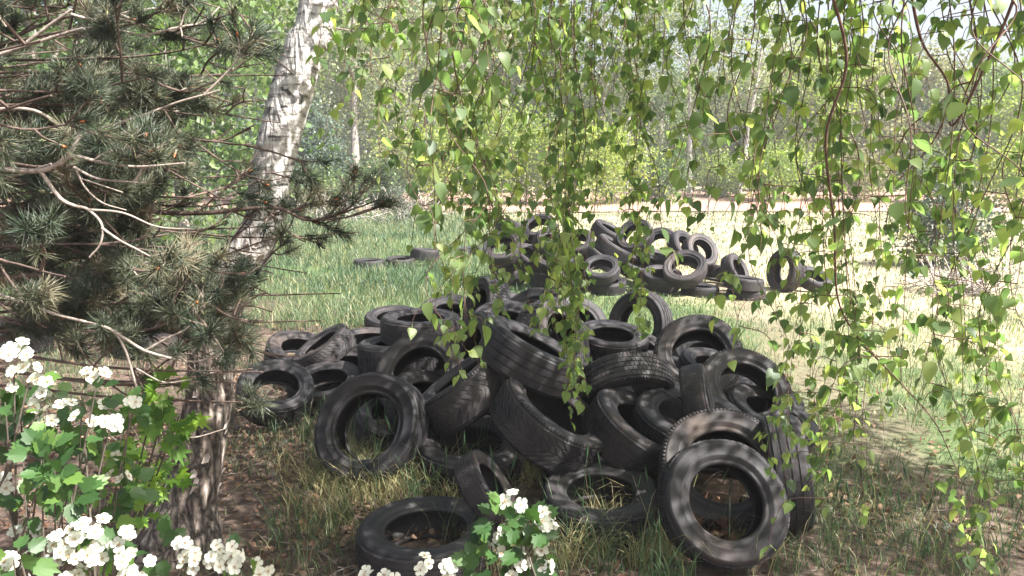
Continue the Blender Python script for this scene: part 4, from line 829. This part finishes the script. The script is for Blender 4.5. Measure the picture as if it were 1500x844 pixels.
def hawthorn(base, label, clusters, leafspots, Ydef):
    root = empty('hawthorn_shrub', (0, 0, 0), label, 'shrub', 'white flowering hawthorn shrubs'); base = np.array(base); fork = base+np.array([0, 0, .22]); mb = MB(); tube(mb, smooth_path([base-[0, 0, .05], base+[.01, .01, .2], fork], 5), [.016]*6+[.014]*5, 8) if False else tube(mb, smooth_path([base-[0, 0, .05], base+[.01, .01, .2], fork], 5), .015, 8); mb.build('stem', M['shrub_twig'], root)
    for (a, b, rad, nf, Y) in clusters:
        Y = Y or Ydef; c = at(a, b, Y); mb = MB(); j = fork+(c-fork)*.6+rng.normal(0, .06, 3)-np.array([.06*np.sign(c[0]-fork[0]), 0, .06]); P = smooth_path([fork+rng.normal(0, .03, 3), j, c-np.array([0, 0, .02])], 6); tube(mb, P, np.linspace(.0032, .0013, len(P)), 5); br = mb.build('branch', M['shrub_twig'], root); R_ = rad*1.12*Y/FPX
        for k in range(max(1, int(nf*.85))):
            d = rng.normal(size=3)*np.array([1, .7, .8]); d = d/np.linalg.norm(d)*random.random()**.4; p = c+d*R_; z = nrm(d+np.array([.1, -.75, .7])+rng.normal(0, .25, 3)); o = link('flower', FL[k % 4], br); o.matrix_local = toz(p, z, U(.0085, .0115))
        for k in range(max(2, nf//4)):
            d = nrm(rng.normal(size=3)); o = link('leaf', HL[k % 3], br); o.matrix_local = orient(c+d*R_*.7-np.array([0, 0, .02]), nrm(d+[0, 0, -.2]), nrm(np.array([0, -.5, 1])+rng.normal(0, .3, 3)), U(.024, .038))
    for (a, b, rad, nl, Y) in leafspots:
        Y = Y or Ydef; c = at(a, b, Y); mb = MB(); P = smooth_path([fork+rng.normal(0, .03, 3), fork+(c-fork)*.6-np.array([0, 0, .03]), c], 6); tube(mb, P, np.linspace(.003, .0011, len(P)), 5); br = mb.build('branch', M['shrub_twig'], root); R_ = rad*Y/FPX
        for k in range(int(nl*1.15)):
            d = rng.normal(size=3); d = nrm(d)*random.random()**.5; o = link('leaf', HL[k % 3], br); o.matrix_local = orient(c+d*R_*.6, nrm(d*[1, .6, 1]+np.array([0, 0, .1])), nrm(np.array([0, -.8, .8])+rng.normal(0, .4, 3)), U(.026, .042))
    return root
hawthorn((-.75, 1.0, 0), 'hawthorn shrub with white blossom clusters and lobed leaves at the lower left corner',
    [(18, 520, 22, 8, 0), (40, 540, 20, 8, 0), (66, 558, 22, 9, 0), (66, 582, 18, 7, 0), (78, 603, 24, 9, 0), (5, 570, 14, 4, 0), (138, 552, 16, 5, 0), (152, 589, 8, 2, 1.2), (122, 612, 13, 3, 0), (155, 622, 18, 6, 0), (192, 588, 10, 3, 1.15), (124, 667, 3, 1, 1.2), (178, 666, 9, 2, 1.15), (170, 703, 15, 4, 1.1), (100, 701, 8, 2, 1.1), (6, 705, 13, 3, 0),
     (28, 780, 15, 5, 0), (56, 771, 14, 5, 0), (95, 795, 28, 10, .95), (135, 790, 34, 14, .95), (172, 795, 24, 9, .95), (120, 825, 38, 14, .95), (195, 828, 26, 9, .95), (268, 805, 24, 9, 1.0), (298, 822, 28, 10, 1.0), (335, 812, 26, 9, 1.0), (368, 828, 26, 9, 1.0), (5, 832, 18, 6, .95), (60, 830, 24, 7, .95)],
    [(80, 690, 42, 22, 1.0), (60, 665, 32, 12, 1.0), (105, 725, 32, 12, 1.0), (30, 600, 40, 14, 1.1), (10, 640, 36, 10, 1.1), (150, 640, 40, 12, 1.2), (190, 600, 30, 8, 1.2), (40, 745, 34, 10, 1.05), (150, 760, 50, 12, 1.1), (180, 720, 40, 10, 1.15), (230, 800, 40, 8, 1.05), (150, 670, 25, 7, 1.1), (120, 580, 30, 9, 1.2), (20, 820, 40, 8, .9), (90, 640, 30, 9, 1.2)], 1.05)
hawthorn((.02, .95, 0), 'hawthorn sprig with white blossom rising from the bottom edge before the flat tyre',
    [(757, 738, 18, 7, 0), (762, 765, 16, 5, 0), (800, 755, 16, 6, 0), (800, 785, 20, 8, 0), (735, 780, 16, 5, 0), (725, 800, 14, 3, 0), (755, 825, 24, 9, 0), (795, 822, 16, 6, 0), (618, 828, 16, 5, 0), (648, 835, 16, 5, 0), (540, 846, 16, 4, 0), (572, 850, 12, 3, 0)],
    [(720, 800, 36, 14, 0), (770, 800, 36, 12, 0), (735, 760, 26, 7, 0), (700, 825, 26, 7, 0), (780, 770, 24, 6, 0), (740, 740, 14, 4, 0)], 1.0)
# maple sapling by the birch foot
ms = empty('maple_sapling', (0, 0, 0), 'small maple sapling with bright lobed leaves left of the birch foot', 'sapling')
b0 = np.array(gnd(238, 800)); 
for (a, b, rad, nl, Y) in [(248, 580, 26, 12, 2.0), (262, 610, 26, 12, 2.0), (225, 590, 24, 8, 2.05), (245, 635, 20, 6, 2.0), (225, 660, 32, 12, 2.2), (245, 700, 30, 12, 2.2), (205, 690, 30, 10, 2.2), (160, 780, 40, 8, 2.0), (215, 740, 26, 6, 2.2), (190, 640, 26, 7, 2.2)]:
    c = at(a, b, Y); mb = MB(); P = smooth_path([b0*[1, .85, 0], (b0*[1, .85, 0]+c)/2, c], 6); tube(mb, P, np.linspace(.006, .002, len(P)), 5); br = mb.build('branch', M['shrub_twig'], ms)
    for k in range(nl):
        d = rng.normal(size=3); d = nrm(d)*random.random()**.5; o = link('leaf', ML[k % 3], br); o.matrix_local = orient(c+d*rad*Y/FPX, nrm(d*[1, .5, 1]+np.array([0, -.3, -.1])), nrm(np.array([.2, -.7, .9])+rng.normal(0, .35, 3)), U(.045, .075))

# ==================== BACKGROUND TREES ====================
def tree(name, label, cat, px, Y, H, Wd, mat, base=.25, n=6000, leaf=.125, trunk_r=.13, lean=(0, 0), bark='far_bark', group=None, shape='round', tint=(0, 1), limbs=9, py=None, clump=.16, trunks=1):
    x0 = (px-750)/FPX*Y*1.0; e = empty(name, (x0, Y, 0), label, cat, group); tm = MB(); lmb = MB(); tips = []
    for q in range(trunks):
        tm = MB(); lmb = MB(); off = np.array([U(-.35, .35), U(-.35, .35), 0]) if q else np.zeros(3)
        P = smooth_path([off, off+[lean[0]*.25+U(-.1, .1), lean[1]*.25, H*.3], off+[lean[0]*.6, lean[1]*.6, H*.6], off+[lean[0], lean[1], H*.96]], 7); tube(tm, P, np.linspace(trunk_r, trunk_r*.2, len(P)), 9)
        for k in range(limbs):
            t = base+(1-base)*(k+.5)/limbs; b = P[int(t*(len(P)-1))]; a = k*2.4+q; prof = math.sin(math.pi*min(1, (t-base)/(1-base)*.85+.12)) if shape == 'round' else (1-.85*(t-base)/(1-base))
            L = Wd*.5*prof*U(.75, 1.1); up_ = .5 if shape == 'round' else .05; Lp = smooth_path([b, b+np.array([math.cos(a)*L*.5, math.sin(a)*L*.5, L*up_*.7]), b+np.array([math.cos(a)*L, math.sin(a)*L, L*up_])], 4); tube(lmb, Lp, np.linspace(trunk_r*.3, trunk_r*.07, len(Lp)), 5, cap=False)
            tips += [(p_, U(.6, 1.3)) for p_ in Lp[2:]]
            for _ in range(5):
                s_ = Lp[random.randint(3, len(Lp)-1)]; f_ = s_+rng.normal(0, L*.30+.1, 3); tube(lmb, [s_, f_], trunk_r*.06, 4, cap=False); tips.append((f_, U(.5, 1.4)))
        tm.build('trunk', M[bark], e); lmb.build('limbs', M[bark], e)
    n = int(n*1.25); tp_ = np.array([t[0] for t in tips]); tw = np.array([t[1] for t in tips]); k = rng.choice(len(tp_), n, p=tw/tw.sum()); sg = (Wd*clump*tw[k]*.5)[:, None]
    c = tp_[k]+rng.normal(0, 1, (n, 3))*sg; c[:, 2] = np.maximum(c[:, 2], .05); tcl = rng.random(len(tp_))
    mb = MB(); scatter(mb, *FAR, c, frames(nrm(rng.normal(size=(n, 3))+[0, 0, -.3]), rand_unit(n)), rng.uniform(.6, 1.3, n)*leaf, np.clip(tint[0]+(tint[1]-tint[0])*(.55*tcl[k]+.45*rng.random(n)), 0, .999))
    tag(mb.build('crown', M[mat], e), kind='stuff'); return e
GTr = 'trees beyond the red track'; GSh = 'bushes along the far edge of the track'
tree('broadleaf_tree', 'green broadleaf tree seen through the pine at the upper left corner', 'tree', 60, 10, 7.5, 6, 'far_green', .12, 9000, .13, group='trees behind the pine', lean=(.3, 0))
tree('broadleaf_tree', 'green broadleaf tree behind the pine, left of the birch trunk', 'tree', 270, 15, 8, 7, 'far_green', .1, 9000, .14, group='trees behind the pine')
tree('broadleaf_tree', 'dark broadleaf tree far behind the pine at the left edge', 'tree', -80, 16, 9, 8, 'far_dark', .06, 9000, .15, group='trees behind the pine')
tree('broadleaf_tree', 'dark tree behind the white birch trunk', 'tree', 320, 24, 10, 5, 'far_green', .1, 7000, .16, group='trees behind the pine')
tree('young_spruce', 'dark blue green young spruce right of the birch trunk', 'tree', 452, 31, 4.1, 4.8, 'far_dark', .05, 15000, .13, .09, shape='cone', tint=(.1, .8), clump=.12, limbs=16, group='conifers')
tree('young_spruce', 'low dark spruce left of the blue green one, half behind the birch', 'tree', 400, 33, 3.8, 4.4, 'far_dark', .05, 11000, .13, .09, shape='cone', clump=.12, limbs=16, group='conifers')
tree('pale_tree', 'pale grey tree with two bare grey trunks right of the young spruce', 'tree', 527, 34, 11, 5, 'far_pale', .38, 8500, .12, .20, group=GTr, trunks=2, clump=.13)
tree('pale_tree', 'tall pale olive tree just right of the white birch trunk', 'tree', 478, 42, 11.2, 8, 'far_pale', .08, 9000, .17, .2, group=GTr)
tree('pale_tree', 'pale tree standing above the small round shrub', 'tree', 595, 41, 11.5, 8, 'far_pale', .06, 9000, .17, .2, group=GTr)
tree('pale_tree', 'tall pale tree behind the left half of the yellow green bushes', 'tree', 690, 43, 12, 8, 'far_brown', .1, 8000, .17, .2, group=GTr, lean=(.6, 0))
tree('green_tree', 'tall grey green tree behind the thickest leaf curtain', 'tree', 790, 44, 11, 8, 'far_green', .12, 8000, .17, .2, group=GTr)
tree('pale_tree', 'pale tree behind the curtain above the right end of the bushes', 'tree', 880, 42, 13, 8, 'far_pale', .15, 8000, .17, .2, group=GTr)
tree('green_tree', 'green tree left of the leaning white birch across the track', 'tree', 965, 43, 12, 7, 'far_green', .2, 7000, .17, .2, group=GTr)
tree('birch_tree', 'white birch across the track leaning to the right', 'tree', 1078, 36, 8.8, 4.6, 'far_pale', .5, 2600, .13, .17, lean=(1.0, 0), bark='birch_bark_far', group='birch trees', clump=.2)
tree('birch_tree', 'slim pale birch across the track, left of the leaning one', 'tree', 1008, 38, 10, 4, 'far_pale', .5, 3000, .13, .14, lean=(-.4, 0), bark='birch_bark_far', group='birch trees')
tree('birch_tree', 'slim pale birch behind the leaf curtain across the track', 'tree', 915, 37, 11, 4, 'far_pale', .5, 3000, .13, .12, bark='birch_bark_far', group='birch trees')
tree('pale_tree', 'low pale tree behind the leaning white birch', 'tree', 1060, 47, 7.4, 8, 'far_pale', .03, 8000, .18, .2, group=GTr)
tree('yellow_green_tree', 'yellow green tree crown right of the leaning white birch', 'tree', 1178, 42, 8.4, 6.5, 'far_bright', .35, 7000, .17, .18, group=GTr)
tree('pale_tree', 'pale brownish tree under the yellow green crown', 'tree', 1150, 46, 6.2, 7, 'far_brown', .03, 7000, .18, .2, group=GTr)
tree('brownish_tree', 'brownish tree right of the yellow green crown', 'tree', 1255, 44, 7.8, 7, 'far_brown', .05, 8000, .18, .2, group=GTr)
tree('brownish_tree', 'wide brownish tree, second from the right edge', 'tree', 1345, 43, 7.2, 7.5, 'far_brown', .03, 8000, .18, .2, group=GTr)
tree('pale_tree', 'pale tree third from the right edge, behind two brownish ones', 'tree', 1300, 49, 8.6, 8, 'far_pale', .03, 8000, .18, .2, group=GTr)
tree('green_tree', 'green tree behind the twigs near the right edge', 'tree', 1430, 42, 6.6, 7, 'far_green', .04, 8000, .18, .2, group=GTr)
tree('yellow_green_tree', 'yellow green tree at the right edge of the picture', 'tree', 1510, 38, 6.2, 6, 'far_bright', .06, 8000, .16, .18, group=GTr)
for (px, Y, H, Wd, lab, mt) in [(640, 30.5, 3.0, 3.2, 'yellow green bush at the left end of the bright hedge', 'far_bright'), (700, 31, 4.1, 3.8, 'tallest yellow green bush left of the hedge middle', 'far_bright'), (770, 31.5, 3.7, 3.6, 'yellow green bush in the middle of the bright hedge', 'far_bright'), (835, 31, 3.4, 3.4, 'yellow green bush behind the thickest leaf curtain', 'far_bright'),
                            (900, 32, 2.9, 3.4, 'yellow green bush at the right end of the bright hedge', 'far_bright'), (1130, 34, 2.2, 3.0, 'low bright bush right of the leaning white birch', 'far_bright'), (960, 34, 2.0, 2.8, 'low green bush between the slim birches', 'far_green'), (1250, 34, 1.9, 3.2, 'low olive bush by the track under the brownish tree', 'far_brown'),
                            (1060, 36, 1.8, 2.5, 'low bright bush at the foot of the leaning white birch', 'far_bright'), (1480, 30, 2.2, 3.2, 'bright bush by the track at the right edge', 'far_bright'), (1380, 33, 1.7, 3, 'low green bush right of the olive one', 'far_green'), (465, 29, 1.2, 1.9, 'low green bush before the young spruce', 'far_green'), (555, 30, 1.4, 2.2, 'small green bush left of the bright hedge', 'far_green')]:
    tree('bush', lab, 'bush', px, Y, H, Wd, mt, .04, 3800, .12, .035, group=GSh, limbs=10, clump=.2, trunks=3)
tree('small_round_tree', 'small round pale brown tree on a thin stem left of the bright hedge', 'tree', 588, 32, 2.6, 2.2, 'far_brown', .55, 2200, .09, .05, clump=.2)
tree('grey_shrub', 'dull blue green shrub in the sunny sand behind the right hanging twigs', 'shrub', 1372, 12.6, 1.0, 1.5, 'far_dark', .03, 5200, .05, .02, limbs=12, clump=.2, trunks=4, tint=(.4, 1))
tree('dark_shrub', 'small dark leafless looking shrub by the track left of the hanging leaves', 'shrub', 588, 21, 1.1, 1.1, 'far_dark', .1, 1000, .05, .02, limbs=12, trunks=3)
# far wood closing the horizon
mb = MB(); n = 120000; x = rng.uniform(-75, 75, n); yy = 56+8*rng.random(n); hh = 6.5+3.0*vnoise(x, yy*0, .12, 31)+5.5*np.clip((-x+8)/14, 0, 1); z = hh*rng.random(n)**.8
scatter(mb, *FAR, np.stack([x, yy, z], -1), frames(rand_unit(n), rand_unit(n)), rng.uniform(.3, .7, n), np.clip(1.5*vnoise(x, z, .5, 33)-.35+.3*rng.random(n), 0, .999))
tag(mb.build('far_wood', M['far_pale']), 'pale distant wood closing the view behind the trees', 'wood', kind='stuff')
mb = MB()
for _ in range(36):
    x = U(-50, 50); y = U(46, 56); tube(mb, [[x, y, 0], [x+U(-.3, .3), y, 3], [x+U(-.8, .8), y, 7]], [.14, .11, .03], 6)
tag(mb.build('far_trunks', M['far_bark']), 'thin grey trunks at the edge of the distant wood', 'wood', kind='stuff')
# thin wooden posts
for (a, b0_, b1_, lab) in [(722, 330, 278, 'thin wooden post behind the left end of the far pile'), (785, 322, 292, 'thin wooden post by the track above the far pile'), (1037, 318, 286, 'thin wooden post by the track right of the far pile')]:
    g = gnd(a, b0_); Y = g[1]; t_ = at(a, b1_, Y); mb = MB(); tube(mb, [[0, 0, -.2], [.01, 0, t_[2]*.6], [.03, 0, t_[2]]], [.035, .032, .028], 8); tag(mb.build('fence_post', M['post_wood'], loc=(g[0], Y, 0)), lab, 'post', 'thin posts along the track')
# brush pile of dead branches at the right
bp = MB()
for _ in range(130):
    c = gnd(1412+U(-42, 42), 432); c = c+np.array([0, U(-.3, .4), U(0, .25)]); d = nrm(rng.normal(size=3)*[1, 1, .55]+[0, 0, .25]); L = U(.2, .6); tube(bp, smooth_path([c, c+d*L*.5+rng.normal(0, .04, 3), c+d*L], 3), [.011]*2+[.006]*5 if False else .008, 5)
tag(bp.build('brush_pile', M['dead_wood']), 'heap of dead grey branches in the sand before the blue green shrub', 'brush pile')
# dry brush on the bank left of the pile
bp = MB()
for _ in range(260):
    a = U(430, 640); c = gnd(a, U(300, 330)); d = nrm(rng.normal(size=3)*[1, .6, .5]+[0, 0, .45]); L = U(.3, 1.1); tube(bp, smooth_path([c, c+d*L*.5+rng.normal(0, .08, 3), c+d*L], 3), .012, 4, cap=False)
tag(bp.build('dry_brush', M['dead_wood']), 'dry twiggy brush on the bank left of the far pile', 'brush', kind='stuff')

# ==================== AIR ====================
mb = MB(); a0, a1, b0_, b1_, c0, c1 = -110, 110, -30, 75, -1.5, 15
mb.add([[a0, b0_, c0], [a1, b0_, c0], [a1, b1_, c0], [a0, b1_, c0], [a0, b0_, c1], [a1, b0_, c1], [a1, b1_, c1], [a0, b1_, c1]], [[0, 3, 2, 1], [4, 5, 6, 7], [0, 1, 5, 4], [1, 2, 6, 5], [2, 3, 7, 6], [3, 0, 4, 7]])
hm = bpy.data.materials.new('haze'); hm.use_nodes = True; hn = hm.node_tree; hn.nodes.clear(); ho = hn.nodes.new('ShaderNodeOutputMaterial'); pv = hn.nodes.new('ShaderNodeVolumePrincipled')
pv.inputs['Color'].default_value = (.95, .95, 1, 1); pv.inputs['Density'].default_value = .0018; hn.links.new(pv.outputs[0], ho.inputs['Volume'])
tag(mb.build('haze', hm, smooth=False), 'thin pale sunlit air over the clearing', 'haze', kind='stuff')
